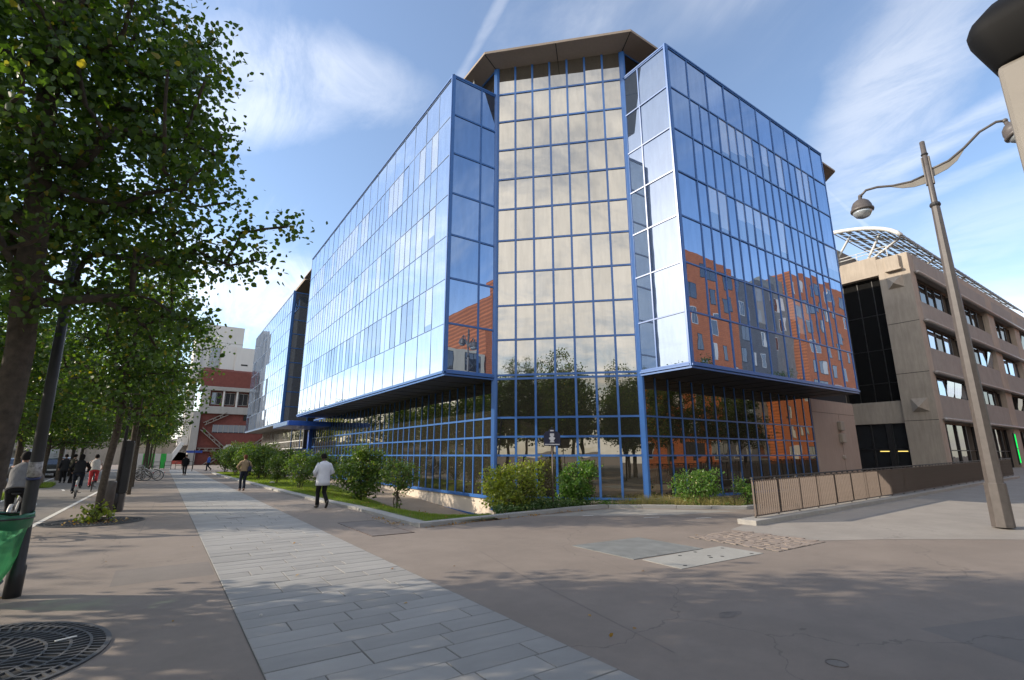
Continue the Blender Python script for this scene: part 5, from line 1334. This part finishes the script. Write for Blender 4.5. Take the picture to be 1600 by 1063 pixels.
def rail(z, w, h, off=0.0):
    a = RA; b = RB; MBx = MB(); MBx.bar((a.x+rn.x*off, a.y+rn.y*off, zr(0)+z), (b.x+rn.x*off, b.y+rn.y*off, zr(Lr)+z), w, h); return MBx
rail(1.0, 0.07, 0.035).build('handrail', M['black_steel'], rl, orl); rail(0.93, 0.03, 0.02).build('upper_rail', M['rail'], rl, orl); rail(0.06, 0.05, 0.03).build('bottom_rail', M['rail'], rl, orl)
bar = MB().box(-0.007, 0.007, -0.022, 0.022, 0.0, 0.885).mesh('blade', M['rail'])
nb = 258
for i in range(nb):
    s = 0.03+i*(Lr-0.06)/(nb-1); p = RA+rdir*s
    link('blade', bar, rl, Vector((p.x, p.y, zr(s)+0.045))-Vector(orl), (0, 0, math.atan2(rdir.y, rdir.x)))
ps = MB().box(-0.009, 0.009, -0.022, 0.022, -0.02, 1.0).mesh('post', M['black_steel'])
for i in range(25):
    s = 0.1+i*1.175
    p = RA+rdir*s; link('post', ps, rl, Vector((p.x, p.y, zr(s)))-Vector(orl)+rn*0.04, (0, 0, math.atan2(rdir.y, rdir.x)))
sp = MB().box(-0.04, 0.04, -0.012, 0.012, 0.935, 0.985).mesh('spacer', M['black_steel'])
for i in range(70):
    s = 0.2+i*0.405; p = RA+rdir*s; link('spacer', sp, rl, Vector((p.x, p.y, zr(s)))-Vector(orl))
gt = thing('wire_gate', 'small dark wire frame standing at the near end of the railing', 'gate', (16.0, 9.9, 0))
mb = MB().loft([(-.25, 0, 0), (-.25, 0, 1.15), (.3, 0, 1.15), (.3, 0, 0)], 0.012, 6, ref=(0, 1, 0)); mb.build('frame', M['black_steel'], gt, (0, 0, 0))
mb = MB(); [mb.loft([(-.25+.09*i, 0, .1), (-.25+.09*i, 0, 1.15)], 0.005, 4) for i in range(1, 6)]; mb.build('wires', M['black_steel'], gt, (0, 0, 0), kind='stuff')

# plates and covers in the pavement
def plate(name, label, pts, z0, z1, mat, cat='cover'):
    c = (sum(p[0] for p in pts)/4, sum(p[1] for p in pts)/4)
    t = thing(name, label, cat, (c[0], c[1], 0))
    mb = MB().prism([(p[0]-c[0], p[1]-c[1]) for p in pts], z0, z1); mb.build('plate', M[mat], t, (0, 0, 0))
    return t, c
fr, c0 = plate('access_cover', 'dark square access cover in the pavement near the kerb corner', [(3.95, 11.0), (4.9, 11.0), (4.9, 13.6), (3.95, 13.6)], 0.001, 0.007, 'plate_dark')
mb = MB()
for (a, b) in (((3.95, 11.0), (4.9, 11.0)), ((4.9, 11.0), (4.9, 13.6)), ((4.9, 13.6), (3.95, 13.6)), ((3.95, 13.6), (3.95, 11.0))): mb.bar((a[0]-c0[0], a[1]-c0[1], 0.006), (b[0]-c0[0], b[1]-c0[1], 0.006), 0.03, 0.012)
mb.build('frame', M['rail'], fr, (0, 0, 0))
pa, c1 = plate('steel_plate', 'large smooth grey steel plate in the asphalt', [(6.70, 6.14), (8.52, 6.08), (8.52, 7.64), (6.71, 7.70)], 0.001, 0.010, 'plate_grey', 'plate')
mb = MB(); [mb.box(6.9-c1[0]+i*0.22, 6.92-c1[0]+i*0.22, 6.2-c1[1], 6.22-c1[1], 0.0105, 0.014) for i in range(8)]; mb.build('rivets', M['kerb'], pa, (0, 0, 0), kind='stuff')
pb, c2 = plate('cement_plate', 'pale worn cement patch plate with lifting holes', [(6.77, 5.24), (9.01, 5.20), (9.01, 6.05), (6.81, 6.05)], 0.001, 0.008, 'plate_pale', 'plate')
for i, (x, y) in enumerate([(7.0, 5.35), (7.6, 5.9), (7.9, 5.5), (8.0, 5.6), (8.15, 5.45), (8.8, 5.3), (8.85, 5.9), (8.1, 5.95)]):
    MB().lathe([(0.035, 0.0082), (0.035, 0.0095), (0.0, 0.0095)], (x-c2[0], y-c2[1], 0), 10).build('lifting_hole', M['core'], pb, (0, 0, 0))
cs = thing('sett_patch', 'square of worn sandstone setts let into the asphalt', 'paving patch', (10.3, 6.1, 0))
MB().box(-0.92, 0.9, -0.97, 0.97, 0.0005, 0.004).build('bedding', M['joint'], cs, (0, 0, 0))
sm = [MB().box(-w/2, w/2, -0.062, 0.062, 0, 0.016).mesh('sett', M['cobble']) for w in (0.12, 0.15, 0.18)]
y = -0.90; k = 0
while y < 0.92:
    x = -0.90+(0.05 if k % 2 else 0)
    while x < 0.80:
        i = rnd.randrange(3); w = (0.12, 0.15, 0.18)[i]
        link('sett', sm[i], cs, (x+w/2, y, rnd.uniform(-0.007, 0.002)), (rnd.gauss(0, .03), rnd.gauss(0, .03), rnd.gauss(0, .03))); x += w+0.014
    y += 0.138; k += 1
rc = thing('round_cover', 'small round valve cover in the shaded asphalt at bottom right', 'cover', (4.88, 2.28, 0))
MB().add(*ring(0.075, 0.085, 0.0, 0.006, 32)).build('rim', M['plate_dark'], rc, (0, 0, 0)); MB().lathe([(0.074, 0), (0.074, 0.003), (0, 0.003)], n=28).build('lid', M['asphalt_lane'], rc, (0, 0, 0))
# seams, patches and wear in the asphalt
def seam(pts, w=0.012): return ribbon(pts, w, 0.0015)
mb = seam([(3.3, 2.0), (4.5, 6.3), (4.6, 6.9)]); mb.add(*(lambda m: (m.v, m.f))(seam([(3.9, 4.3), (5.2, 4.1)], 0.008)))
struct('asphalt_seams', seam([(3.95, 3.2), (4.55, 6.4), (5.0, 8.3)], 0.010), M['plate_dark'])
struct('asphalt_seams', seam([(-0.2, 14), (-0.1, 17.8), (0.02, 24)], 0.010), M['plate_dark'])
struct('asphalt_seams', seam([(-0.4, 17.0), (0.85, 17.0)], 0.010), M['plate_dark'])
mb = MB()
for (x, y, w) in ((11.3, 9.9, .30), (12.0, 10.4, .22), (12.4, 9.0, .3), (10.2, 11.2, .2)):
    mb.add(ribbon([(x, y), (x+w*1.6, y-w*0.5)], 0.06, 0.0015).v, [(0, 1, 2, 3)])
struct('paint_marks', mb, M['white_paint'])
struct('pale_pavement_patch', strip_poly([(9.0, 11.9), (12.3, 9.9), (15.2, 9.3), (12.5, 12.1)], 0.0012), M['pale_patch'])
# bits of litter
for i, (x, y, l) in enumerate(((5.65, 33.5, 'crumpled white paper on the lawn edge by the kerb'), (1.1, 6.35, 'tiny white paper scrap on the granite slabs'))):
    z = bed_z(x, y)+0.05 if i == 0 else 0.028
    s_ = 0.12 if i == 0 else 0.014
    o = MB().ball((0, 0, 0), (s_*1.3, s_, s_*0.7), 7, 5).build('paper_scrap', M['conc_white']); o.location = (x, y, z); tag(o, l, 'litter')

def blob(x, y, r, seed, z, squash=0.6):
    q = random.Random(seed); n = 18; ph = [q.uniform(0, 6.28) for _ in range(3)]
    P = [(x+r*(1+.18*math.sin(2*a+ph[0])+.1*math.sin(5*a+ph[1]))*math.cos(a), y+r*squash*(1+.15*math.sin(3*a+ph[2]))*math.sin(a)) for a in [6.2832*i/n for i in range(n)]]
    return strip_poly(P, z)
struct('oil_stain', blob(5.35, 3.55, 0.16, 3, 0.0016, .5), M['stain'])
struct('oil_stain', blob(1.9, 16.2, 0.22, 4, 0.0125, .5), M['stain'])
struct('repair_patch', strip_poly([(6.1, 1.2), (8.4, 0.3), (8.9, 1.4), (6.5, 2.2)], 0.0009), M['old_patch'])
struct('repair_patch', strip_poly([(-0.35, 8.9), (0.86, 8.9), (0.86, 10.0), (-0.35, 10.05)], 0.0009), M['old_patch'])
struct('repair_patch', strip_poly([(3.4, 17.2), (4.6, 17.2), (4.6, 19.6), (3.4, 19.5)], 0.0009), M['old_patch'])
# ------------------------------------------------------------------ people
SKIN = solid('skin', V(0.42, 0.24, 0.17), 0.55, var=.05); SKIN_D = solid('dark_skin', V(0.11, 0.058, 0.036), 0.5, var=.05)
HAIR_D = solid('dark_hair', V(0.012, 0.010, 0.009), 0.85, 0, 0.15, var=.4, scale=60); HAIR_R = solid('auburn_hair', V(0.09, 0.03, 0.015), 0.8, 0, 0.2, var=.3, scale=60)
def cloth(name, c, var=0.12):
    n = NT(name); f = n.noise(9, 5, 0.6); g = n.noise(2.5, 4, 0.6, sc=(4, 4, 1.2))
    n.pbr(n.ramp(f, .3, .7, V(*[x*(1-var) for x in c]), V(*[min(1, x*(1+var)) for x in c])), 0.9, 0, 0.2, n.bump(g, 0.8, 0.05)); return n.m
def skin_mesh(verts, edges, mat, sub=1):
    me = bpy.data.meshes.new('tmp'); me.from_pydata([v[0] for v in verts], edges, []); o = bpy.data.objects.new('tmp', me); COL.objects.link(o)
    o.modifiers.new('skin', 'SKIN'); s = o.modifiers.new('sub', 'SUBSURF'); s.levels = sub; s.render_levels = sub
    sv = me.skin_vertices[0].data
    for i, v in enumerate(verts):
        r = v[1]; sv[i].radius = r if isinstance(r, tuple) else (r, r); sv[i].use_root = (i == 0)
    bpy.context.view_layer.update()
    ev = o.evaluated_get(bpy.context.evaluated_depsgraph_get())
    m2 = bpy.data.meshes.new_from_object(ev)
    mb = MB(); mb.add([tuple(v.co) for v in m2.vertices], [tuple(p.vertices) for p in m2.polygons])
    bpy.data.objects.remove(o); bpy.data.meshes.remove(me); bpy.data.meshes.remove(m2)
    return mb
def hand_mesh(mb, w, d, palm):
    """palm and five unequal, slightly curled fingers from wrist w along d; palm = palm facing direction"""
    w = Vector(w); d = Vector(d).normalized(); p = Vector(palm); p = (p-d*p.dot(d)).normalized(); s = d.cross(p)
    mb.loft([w, w+d*0.03, w+d*0.085], [(0.026, 0.018), (0.040, 0.017), (0.042, 0.014)], 8, ref=tuple(s))
    for k, (off, L) in enumerate(((-.032, .062), (-.011, .074), (.011, .070), (.031, .055))):
        a = w+d*0.08+s*off; mb.loft([a, a+d*L*.45+p*0.006, a+d*L*.8+p*0.022, a+d*L*.95+p*0.04], [.0095, .0088, .008, .006], 6)
    a = w+d*0.03-s*0.035; mb.loft([a, a-s*0.022+d*0.025+p*.01, a-s*0.028+d*0.055+p*0.02], [.012, .010, .007], 6)
    return mb
J0 = dict(pelvis=(0, 0, .95), spine=(0, 0, 1.14), chest=(0, 0, 1.34), neck=(0, .005, 1.50), head=(0, .025, 1.64),
    hl=(-.09, 0, .91), kl=(-.10, .03, .50), al=(-.10, -.01, .09), tl=(-.11, .15, .04), hr=(.09, 0, .91), kr=(.10, .03, .50), ar=(.10, -.01, .09), tr=(.11, .15, .04),
    sl=(-.185, 0, 1.43), el=(-.24, -.02, 1.15), wl=(-.25, .06, .90), sr=(.185, 0, 1.43), er=(.24, -.02, 1.15), wr=(.25, .06, .90))
def person(label, loc, rz, J, top, bottom, shoe, skin, hair, hem=0.86, coat=1.0, sleeves=True, scale=1.0, hair_long=0.0, group=None, build=1.0):
    j = {k: Vector(v) for k, v in {**J0, **J}.items()}
    t = thing('person', label, 'person', loc, rz, group); t.scale = (scale,)*3
    V_ = [('pelvis', .10), ('spine', .10), ('chest', .11), ('neck', .055), ('hl', .075), ('kl', .052), ('al', .036), ('tl', .03), ('hr', .075), ('kr', .052), ('ar', .036), ('tr', .03), ('sl', .052), ('el', .040), ('wl', .026), ('sr', .052), ('er', .040), ('wr', .026)]
    idx = {k: i for i, (k, r) in enumerate(V_)}; vs = [(tuple(j[k]), r) for k, r in V_]
    hd = j['head']; nk = j['neck']; up = (hd-nk).normalized()
    vs += [(tuple(nk+up*0.07), (.058, .060)), (tuple(hd), (.078, .092)), (tuple(hd+up*0.075), (.066, .078))]
    E = [('pelvis', 'spine'), ('spine', 'chest'), ('chest', 'neck'), ('pelvis', 'hl'), ('hl', 'kl'), ('kl', 'al'), ('al', 'tl'), ('pelvis', 'hr'), ('hr', 'kr'), ('kr', 'ar'), ('ar', 'tr'), ('chest', 'sl'), ('sl', 'el'), ('el', 'wl'), ('chest', 'sr'), ('sr', 'er'), ('er', 'wr')]
    ed = [(idx[a], idx[b]) for a, b in E]+[(3, 18), (18, 19), (19, 20)]
    mb = skin_mesh(vs, ed, skin)
    # face features on the body mesh
    f = Vector((0, 1, 0)); f = (f-up*f.dot(up)).normalized(); rt = f.cross(up)
    mb.loft([hd+up*.02+f*.085, hd-up*.005+f*.108, hd-up*.018+f*.088], [.008, .014, .010], 6)
    for s in (-1, 1): mb.loft([hd+rt*s*.080-up*.025-f*.01, hd+rt*s*.092+up*.0-f*.02, hd+rt*s*.082+up*.025-f*.015], [(.006, .010), (.008, .018), (.006, .012)], 6)
    hand_mesh(mb, j['wl'], (j['wl']-j['el']), (.6, .4, 0)); hand_mesh(mb, j['wr'], (j['wr']-j['er']), (-.6, .4, 0))
    body = mb.build('body', skin, t, (0, 0, 0), smooth=True)
    e = MB()
    for s in (-1, 1): e.ball(tuple(hd+rt*s*.032+up*.018+f*.083), .011, 6, 5)
    e.build('eyes', M['black_steel'], t, (0, 0, 0)); m = MB(); m.ball(tuple(hd-up*.05+f*.085), (.024, .008, .006), 8, 5); m.build('mouth', cloth('lips', (.3, .1, .09)), t, (0, 0, 0))
    # hair cap
    h = MB(); N = 14; vv = []
    for i, (q, zz) in enumerate(((1.0, -.045), (1.06, .0), (1.05, .05), (.88, .095), (.5, .122), (.05, .13))):
        for k in range(N):
            a = 2*math.pi*k/N; back = max(0, -math.sin(a)); fr = max(0, math.sin(a))
            zz2 = zz+fr*0.085*(1 if i == 0 else (.4 if i == 1 else 0)) - back*(0.03+hair_long)*(1 if i == 0 else 0)
            p = hd+rt*math.cos(a)*.090*q*(1+.05*math.sin(k*5+i))+f*(math.sin(a)*.102*q-.008)+up*zz2; vv.append(p)
    h.add(vv, [(i*N+k, i*N+(k+1) % N, (i+1)*N+(k+1) % N, (i+1)*N+k) for i in range(5) for k in range(N)])
    h.build('hair', hair, t, (0, 0, 0), smooth=True)
    # top: torso loft and sleeves
    s = MB(); b = build; pe, sp, ch = j['pelvis'], j['spine'], j['chest']; ax = (ch-pe).normalized()
    low = pe+Vector((0, 0, hem-.95)) if coat == 0 else pe-ax*(0.95-hem)
    pts = [low, lerp(low, pe, .5) if hem < .9 else lerp(low, pe, .9), pe+ax*.03, sp, lerp(sp, ch, .6), ch+ax*.03, ch+(nk-ch)*.68, nk+up*.01]
    rad = [(.205*b, .15*b), (.20*b, .148*b), (.192*b, .142*b), (.182*b, .135*b), (.20*b, .145*b), (.205*b, .130*b), (.155*b, .095*b), (.068, .064)]
    s.loft(pts, rad, 18, ref=(1, 0, 0))
    # a fold pattern along the hem
    for q in ('l', 'r'):
        sh, elb, wr = j['s'+q], j['e'+q], j['w'+q]; inn = sh+(ch-sh)*.45+Vector((0, 0, -.01)); sh = sh+Vector((0, 0, -.03))+(ch-sh)*.08
        s1 = lerp(sh, elb, .14); s0 = lerp(inn, sh, .6)
        if sleeves: s.loft([inn, s0, sh, s1, lerp(sh, elb, .5), elb, lerp(elb, wr, .5), wr], [.040*b, .062*b, .068*b, .071*b, .066*b, .060*b, .052*b, .042*b], 12)
        else: s.loft([inn, s0, sh, s1, lerp(sh, elb, .55)], [.04*b, .062*b, .068*b, .07*b, .06*b], 12)
    s.build('top', top, t, (0, 0, 0), smooth=True)
    tr = MB()
    for q in ('l', 'r'):
        hp, kn, an = j['h'+q], j['k'+q], j['a'+q]; up2 = lerp(hp, pe, .4)+Vector((0, 0, .04))
        tr.loft([up2, hp, lerp(hp, kn, .5), kn, lerp(kn, an, .55), an+(kn-an).normalized()*.01], [(.105, .11), (.105, .11), (.085, .09), (.068, .072), (.062, .066), (.066, .07)], 12)
    tr.loft([pe-ax*.10, pe-ax*.02, pe+ax*.08], [(.13, .11), (.165, .125), (.158, .12)], 14, ref=(1, 0, 0))
    tr.build('trousers', bottom, t, (0, 0, 0), smooth=True)
    for q in ('l', 'r'):
        an, to = j['a'+q], j['t'+q]; d = (to-an); d2 = d.normalized(); down = Vector((0, 0, -1)); down = (down-d2*down.dot(d2)).normalized()
        sole = an+down*.03
        MB().loft([sole-d2*.07, sole-d2*.045, sole+d2*.03, sole+d2*.11, to+d2*.035, to+d2*.055], [(.018, .022), (.040, .045), (.043, .048), (.046, .032), (.040, .024), (.015, .012)], 10, ref=tuple(d2.cross(down))).build('shoe', shoe, t, (0, 0, 0), smooth=True)
    return t
black = cloth('black_cloth', (.014, .014, .016)); black2 = cloth('charcoal_cloth', (.03, .03, .034)); white = cloth('white_cotton', (.68, .69, .74), .05); khaki = cloth('beige_cotton', (.30, .215, .13), .08)
grey = cloth('grey_wool', (.17, .165, .16)); navyc = cloth('dark_denim', (.018, .022, .035)); redc = cloth('red_cloth', (.55, .06, .07)); palec = cloth('pale_cotton', (.5, .46, .42)); bluec = cloth('blue_cotton', (.05, .12, .42)); leath = solid('dark_leather', V(.02, .017, .016), .4); brownl = solid('brown_leather', V(.10, .04, .025), .5)
WALK = dict(kl=(-.10, .12, .50), al=(-.09, .10, .09), tl=(-.10, .25, .05), kr=(.09, .05, .49), ar=(.09, -.26, .20), tr=(.09, -.20, .05))
person('man in a loose white coat and black trousers walking away', (4.55, 17.75, 0), R(6), dict(WALK, wl=(-.16, .25, 1.02), wr=(.16, .25, 1.02), el=(-.30, -.02, 1.14), er=(.30, -.02, 1.14), head=(-.01, .05, 1.63)), white, black, leath, SKIN_D, HAIR_D, hem=.72, build=1.16)
w = person('woman in a beige top and dark trousers with a shoulder bag walking away', (3.46, 28.4, 0), R(2), dict(WALK, el=(-.33, -.03, 1.16), wl=(-.19, .06, .98), er=(.32, .03, 1.17), wr=(.24, .16, 1.02), kr=(.06, .06, .49), ar=(.05, -.12, .11), tr=(.06, .02, .04)), khaki, navyc, brownl, SKIN, HAIR_R, hem=.97, hair_long=.03, scale=.98)
bg = thing('shoulder_bag', 'dark blue bag slung on the right shoulder of the woman in beige', 'bag', (3.46+.20, 28.36, 0))
MB().loft([(0, -.02, .92), (0.02, -.02, 1.02), (0.02, -.01, 1.12), (0.01, 0, 1.17)], [(.09, .14), (.10, .17), (.085, .15), (.03, .12)], 10, ref=(1, 0, 0)).build('bag', cloth('bag_cloth', (.03, .035, .07)), bg, (0, 0, 0), smooth=True)
MB().loft([(.02, -.13, 1.12), (-.04, -.10, 1.34), (-.06, .02, 1.47), (-.04, .12, 1.33), (.02, .12, 1.12)], .014, 6).build('strap', M['black_steel'], bg, (0, 0, 0), smooth=True)
person('distant person in black walking on the granite band', (1.77, 52.4, 0), R(170), WALK, black, black2, leath, SKIN, HAIR_D, hem=.80, hair_long=.06)
person('distant person in a bright blue top standing before the red building', (4.4, 66, 0), R(60), dict(WALK), bluec, navyc, leath, SKIN, HAIR_D, hem=.9)
person('person in dark clothes by the road, left of the pair', (-4.95, 42.5, 0), R(20), {}, black2, black, leath, SKIN, HAIR_D, hem=.7, group='people standing by the road')
person('person in dark olive clothes by the road, right of the pair', (-4.45, 41.6, 0), R(-50), {}, cloth('olive_cloth', (.05, .048, .03)), black, leath, SKIN, HAIR_D, hem=.8, group='people standing by the road')

# ------------------------------------------------------------------ bicycles
def bicycle(label, loc, rz, frame_mat, group, fender=True, basket=False):
    b = thing('bicycle', label, 'bicycle', loc, rz, group)
    for y in (-.53, .53):
        w = MB().torus((0, y, .34), .325, .021, (1, 0, 0), 28, 6).build('tyre', M['black_steel'], b, (0, 0, 0), smooth=True)
        r = MB().torus((0, y, .34), .298, .010, (1, 0, 0), 28, 5)
        for i in range(14):
            a = 2*math.pi*i/14; r.bar((0.012*(-1)**i, y, .34), (0, y+.298*math.cos(a), .34+.298*math.sin(a)), .004, .004, up=(1, 0, 0))
        r.lathe([(.03, -.04), (.03, .04)], (0, y, .34), 8, (1, 0, 0)); r.build('wheel', M['sill'], b, (0, 0, 0))
    f = MB()
    T = lambda *p, r=.018: f.loft(p, r, 8)
    T((0, -.06, .30), (0, -.20, .82)); T((0, -.06, .30), (0, .38, .70), r=.022); T((0, -.15, .62), (0, .36, .86), r=.018); T((0, .34, .95), (0, .40, .66)); T((0, -.06, .30), (.05, -.53, .34), r=.012); T((0, -.06, .30), (-.05, -.53, .34), r=.012); T((0, -.17, .72), (.05, -.53, .34), r=.010); T((0, -.17, .72), (-.05, -.53, .34), r=.010)
    for s in (-.05, .05): T((s*.6, .40, .70), (s, .44, .5), (s, .53, .34), r=.012)
    f.build('frame', frame_mat, b, (0, 0, 0), smooth=True)
    MB().loft([(-.27, .22, 1.0), (-.24, .34, 1.02), (-.08, .40, 1.04), (0, .36, 1.0), (.08, .40, 1.04), (.24, .34, 1.02), (.27, .22, 1.0)], .014, 6).build('handlebar', M['black_steel'], b, (0, 0, 0), smooth=True)
    MB().loft([(0, -.34, .90), (0, -.26, .915), (0, -.14, .90), (0, -.06, .89)], [(.07, .02), (.085, .028), (.04, .025), (.015, .015)], 8).build('saddle', M['black_steel'], b, (0, 0, 0), smooth=True)
    m = MB(); m.loft([(0, -.20, .8), (0, -.21, .9)], .014, 6); m.lathe([(.09, -.004), (.09, .004)], (.03, -.06, .30), 14, (1, 0, 0)); m.bar((.06, -.06, .30), (.06, .05, .20), .02, .012); m.bar((-.06, -.06, .30), (-.06, -.17, .40), .02, .012)
    m.box(.07, .16, 0.0, .09, .19, .21); m.box(-.16, -.07, -.22, -.13, .39, .41); m.build('crank_set', M['black_steel'], b, (0, 0, 0), kind='stuff')
    if fender:
        for y, a0, a1 in ((-.53, 30, 190), (.53, 0, 130)):
            q = MB(); q.loft([(0, y+.365*math.cos(R(a)), .34+.365*math.sin(R(a))) for a in range(a0, a1+1, 16)], (.035, .012), 6, ref=(1, 0, 0)); q.build('mudguard', frame_mat, b, (0, 0, 0), smooth=True)
    l = MB(); l.lathe([(.028, 0), (.03, .02), (.02, .035)], (0, -.90, .52), 10, (0, -1, 0)); l.build('rear_light', solid('red_reflector', V(.6, .02, .02), .3), b, (0, 0, 0))
    if basket: MB().box(-.17, .17, .45, .70, .80, 1.02).build('basket', M['sill'], b, (0, 0, 0), bevel=.02)
    return b
RIDE = dict(pelvis=(0, -.22, 1.0), spine=(0, -.14, 1.17), chest=(0, -.02, 1.36), neck=(0, .06, 1.52), head=(0, .10, 1.655), hl=(-.10, -.18, .96), kl=(-.11, .20, .72), al=(-.11, .02, .30), tl=(-.12, .15, .25), hr=(.10, -.18, .96), kr=(.11, .12, .80), ar=(.11, -.10, .48), tr=(.12, .04, .43),
    sl=(-.19, .02, 1.45), el=(-.31, .10, 1.20), wl=(-.26, .24, 1.05), sr=(.19, .02, 1.45), er=(.31, .10, 1.20), wr=(.26, .24, 1.05))
RIDE['kl'], RIDE['al'], RIDE['tl'] = (-.11, .06, .60), (-.11, -.14, .27), (-.12, .0, .22)
fgrey = solid('pale_grey_frame', V(.38, .37, .35), .4); fdark = solid('dark_frame', V(.03, .03, .035), .4); fwhite = solid('white_frame', V(.6, .6, .58), .4)
for (x, y, rz, top, bot, lab, blab, fm, sc) in ((-2.46, 15.3, 3, grey, black, 'cyclist with curly dark hair in a grey jacket, nearest', 'pale bicycle under the cyclist in the grey jacket', fgrey, 1.0), (-2.72, 27.6, 4, black, navyc, 'cyclist with long dark hair in black', 'city bicycle under the cyclist in black', fgrey, .98), (-2.62, 32.3, 4, palec, redc, 'cyclist in a pale top and red trousers', 'bicycle under the cyclist in red trousers', fdark, .98)):
    person(lab, (x, y, 0), R(rz), RIDE, top, bot, leath, SKIN, HAIR_D, hem=.92, scale=sc, hair_long=.10 if 'long' in lab else .02, group='cyclists on the cycle lane')
    bicycle(blab, (x, y, 0), R(rz), fm, 'ridden bicycles')
for i, (x, y, rz) in enumerate(((-.55, 43.2, 70), (-1.25, 43.0, 82), (-.75, 46.5, 75), (-1.5, 51, 60))):
    bicycle(('parked pale bicycle, right one of the pair by the tree row', 'parked pale bicycle, left one of the pair by the tree row', 'parked bicycle behind the front pair', 'parked bicycle farthest along the tree row')[i], (x, y, 0), R(rz), fwhite if i % 2 == 0 else fgrey, 'bicycles parked in the tree row', basket=i == 0)

# ------------------------------------------------------------------ vehicles
def vehicle(name, label, loc, rz, prof, glass, W, paint, tail, wheels, group=None, roofin=.16):
    """prof: side outline (y, z); glass: list of side window outlines; the body narrows towards the roof"""
    t = thing(name, label, 'van' if 'van' in name else 'car', loc, rz, group)
    zs = [z for _, z in prof]; zb = min(zs)+.55*(max(zs)-min(zs))
    wid = lambda z: W/2-max(0, (z-zb)/(max(zs)-zb))*roofin-(.05 if z < .35 else 0)
    n = len(prof); vs = [(s*wid(z), y, z) for s in (-1, 1) for y, z in prof]
    tri = tessellate_polygon([[Vector((y, z, 0)) for y, z in prof]])
    mb = MB().add(vs, [tuple(q) for q in tri]+[tuple(n+i for i in q) for q in tri]+[(i, (i+1) % n, n+(i+1) % n, n+i) for i in range(n)])
    mb.build('body', paint, t, (0, 0, 0), bevel=.05)
    for g in glass:
        for s in (-1, 1):
            q = MB(); k = len(g); P = [(s*(wid(z)+.004), y, z) for y, z in g]+[(s*(wid(z)-.02), y, z) for y, z in g]
            q.add(P, [tuple(range(k)), tuple(range(k, 2*k))]+[(i, (i+1) % k, k+(i+1) % k, k+i) for i in range(k)]); q.build('side_window', M['glass_win'], t, (0, 0, 0))
    (ya, za), (yb, zb2) = tail
    q = MB(); P = []
    for d in (0.006, -.02):
        P += [(-wid(za)+.08, ya-d, za), (wid(za)-.08, ya-d, za), (wid(zb2)-.10, yb-d, zb2), (-wid(zb2)+.10, yb-d, zb2)]
    q.add(P, [(0, 1, 2, 3), (4, 5, 6, 7), (0, 1, 5, 4), (1, 2, 6, 5), (2, 3, 7, 6), (3, 0, 4, 7)]); q.build('rear_window', M['glass_win'], t, (0, 0, 0))
    rear = min(y for y, z in prof)
    red = solid('tail_light_red', V(.5, .02, .02), .3)
    for s in (-1, 1): MB().box(s*(W/2-.20)-.07, s*(W/2-.20)+.07, rear-.015, rear+.05, .72, 1.0).build('tail_light', red, t, (0, 0, 0))
    MB().box(-W/2+.08, W/2-.08, rear-.05, rear+.1, .35, .52).build('bumper', M['black_steel'], t, (0, 0, 0), bevel=.03)
    MB().box(-.26, .26, rear-.055, rear-.045, .56, .67).build('number_plate', M['pale_metal'], t, (0, 0, 0))
    for y in wheels:
        for s in (-1, 1):
            w = MB().lathe([(.20, -.10), (.30, -.10), (.315, -.06), (.315, .06), (.30, .10), (.20, .10)], (s*(W/2-.11), y, .315), 18, (1, 0, 0)).build('wheel', M['black_steel'], t, (0, 0, 0), smooth=True)
            MB().lathe([(.20, -.02), (.19, .02), (.05, .03), (0, .03)], (s*(W/2-.04), y, .315), 12, (s, 0, 0)).build('rim', M['sill'], w, (0, 0, 0))
    return t
hatch = [(-1.95, .35), (-2.0, .55), (-1.98, .95), (-1.62, 1.42), (-1.35, 1.48), (.0, 1.48), (.95, 1.02), (1.75, .90), (1.98, .65), (1.95, .3)]
hg = [[(-1.45, 1.0), (-1.35, 1.36), (-.55, 1.38), (-.55, 1.0)], [(-.48, 1.0), (-.48, 1.38), (.0, 1.36), (.62, 1.02)]]
vanp = [(-2.6, .4), (-2.65, .7), (-2.62, 1.85), (-2.5, 2.15), (1.0, 2.15), (1.75, 1.25), (2.45, 1.05), (2.55, .7), (2.5, .35)]
vg = [[(.35, 1.3), (.35, 1.85), (1.0, 1.85), (1.5, 1.3)]]
silver = solid('silver_paint', V(.42, .45, .50), .25, .5, .6, .03); whitep = solid('white_car_paint', V(.62, .63, .65), .3, 0, .5, .04); palep = solid('pale_blue_paint', V(.36, .42, .50), .3, .2, .5, .03)
vehicle('parked_car', 'silver hatchback at the left edge beyond the first cyclist', (-9.35, 56.5, 0), R(6), hatch, hg, 1.72, silver, ((-1.93, 1.02), (-1.66, 1.38)), (-1.25, 1.3))
v = vehicle('white_van', 'white delivery van seen from behind beyond the leaning pole', (-8.05, 57.5, 0), R(6), vanp, vg, 1.95, whitep, ((-2.62, 1.25), (-2.60, 1.75)), (-1.7, 1.6), roofin=.08)
mb = MB(); mb.box(-.012, .012, -2.66, -2.60, .55, 2.05)
for i in range(5): mb.box(.55, .75, -2.675, -2.64, 1.0+i*.2, 1.02+i*.2)
mb.build('rear_door_seam', M['black_steel'], v, (0, 0, 0), kind='stuff')
vehicle('parked_car', 'pale blue car in front of the white van farther along the road', (-8.6, 72, 0), R(6), hatch, hg, 1.72, palep, ((-1.93, 1.02), (-1.66, 1.38)), (-1.25, 1.3))
vehicle('parked_car', 'dark grey car half hidden behind the standing people', (-7.0, 54, 0), R(6), hatch, hg, 1.72, solid('dark_grey_paint', V(.05, .055, .06), .3), ((-1.93, 1.02), (-1.66, 1.38)), (-1.25, 1.3))
for o in COL.objects:
    if 'worldcoords' in o: del o['worldcoords']
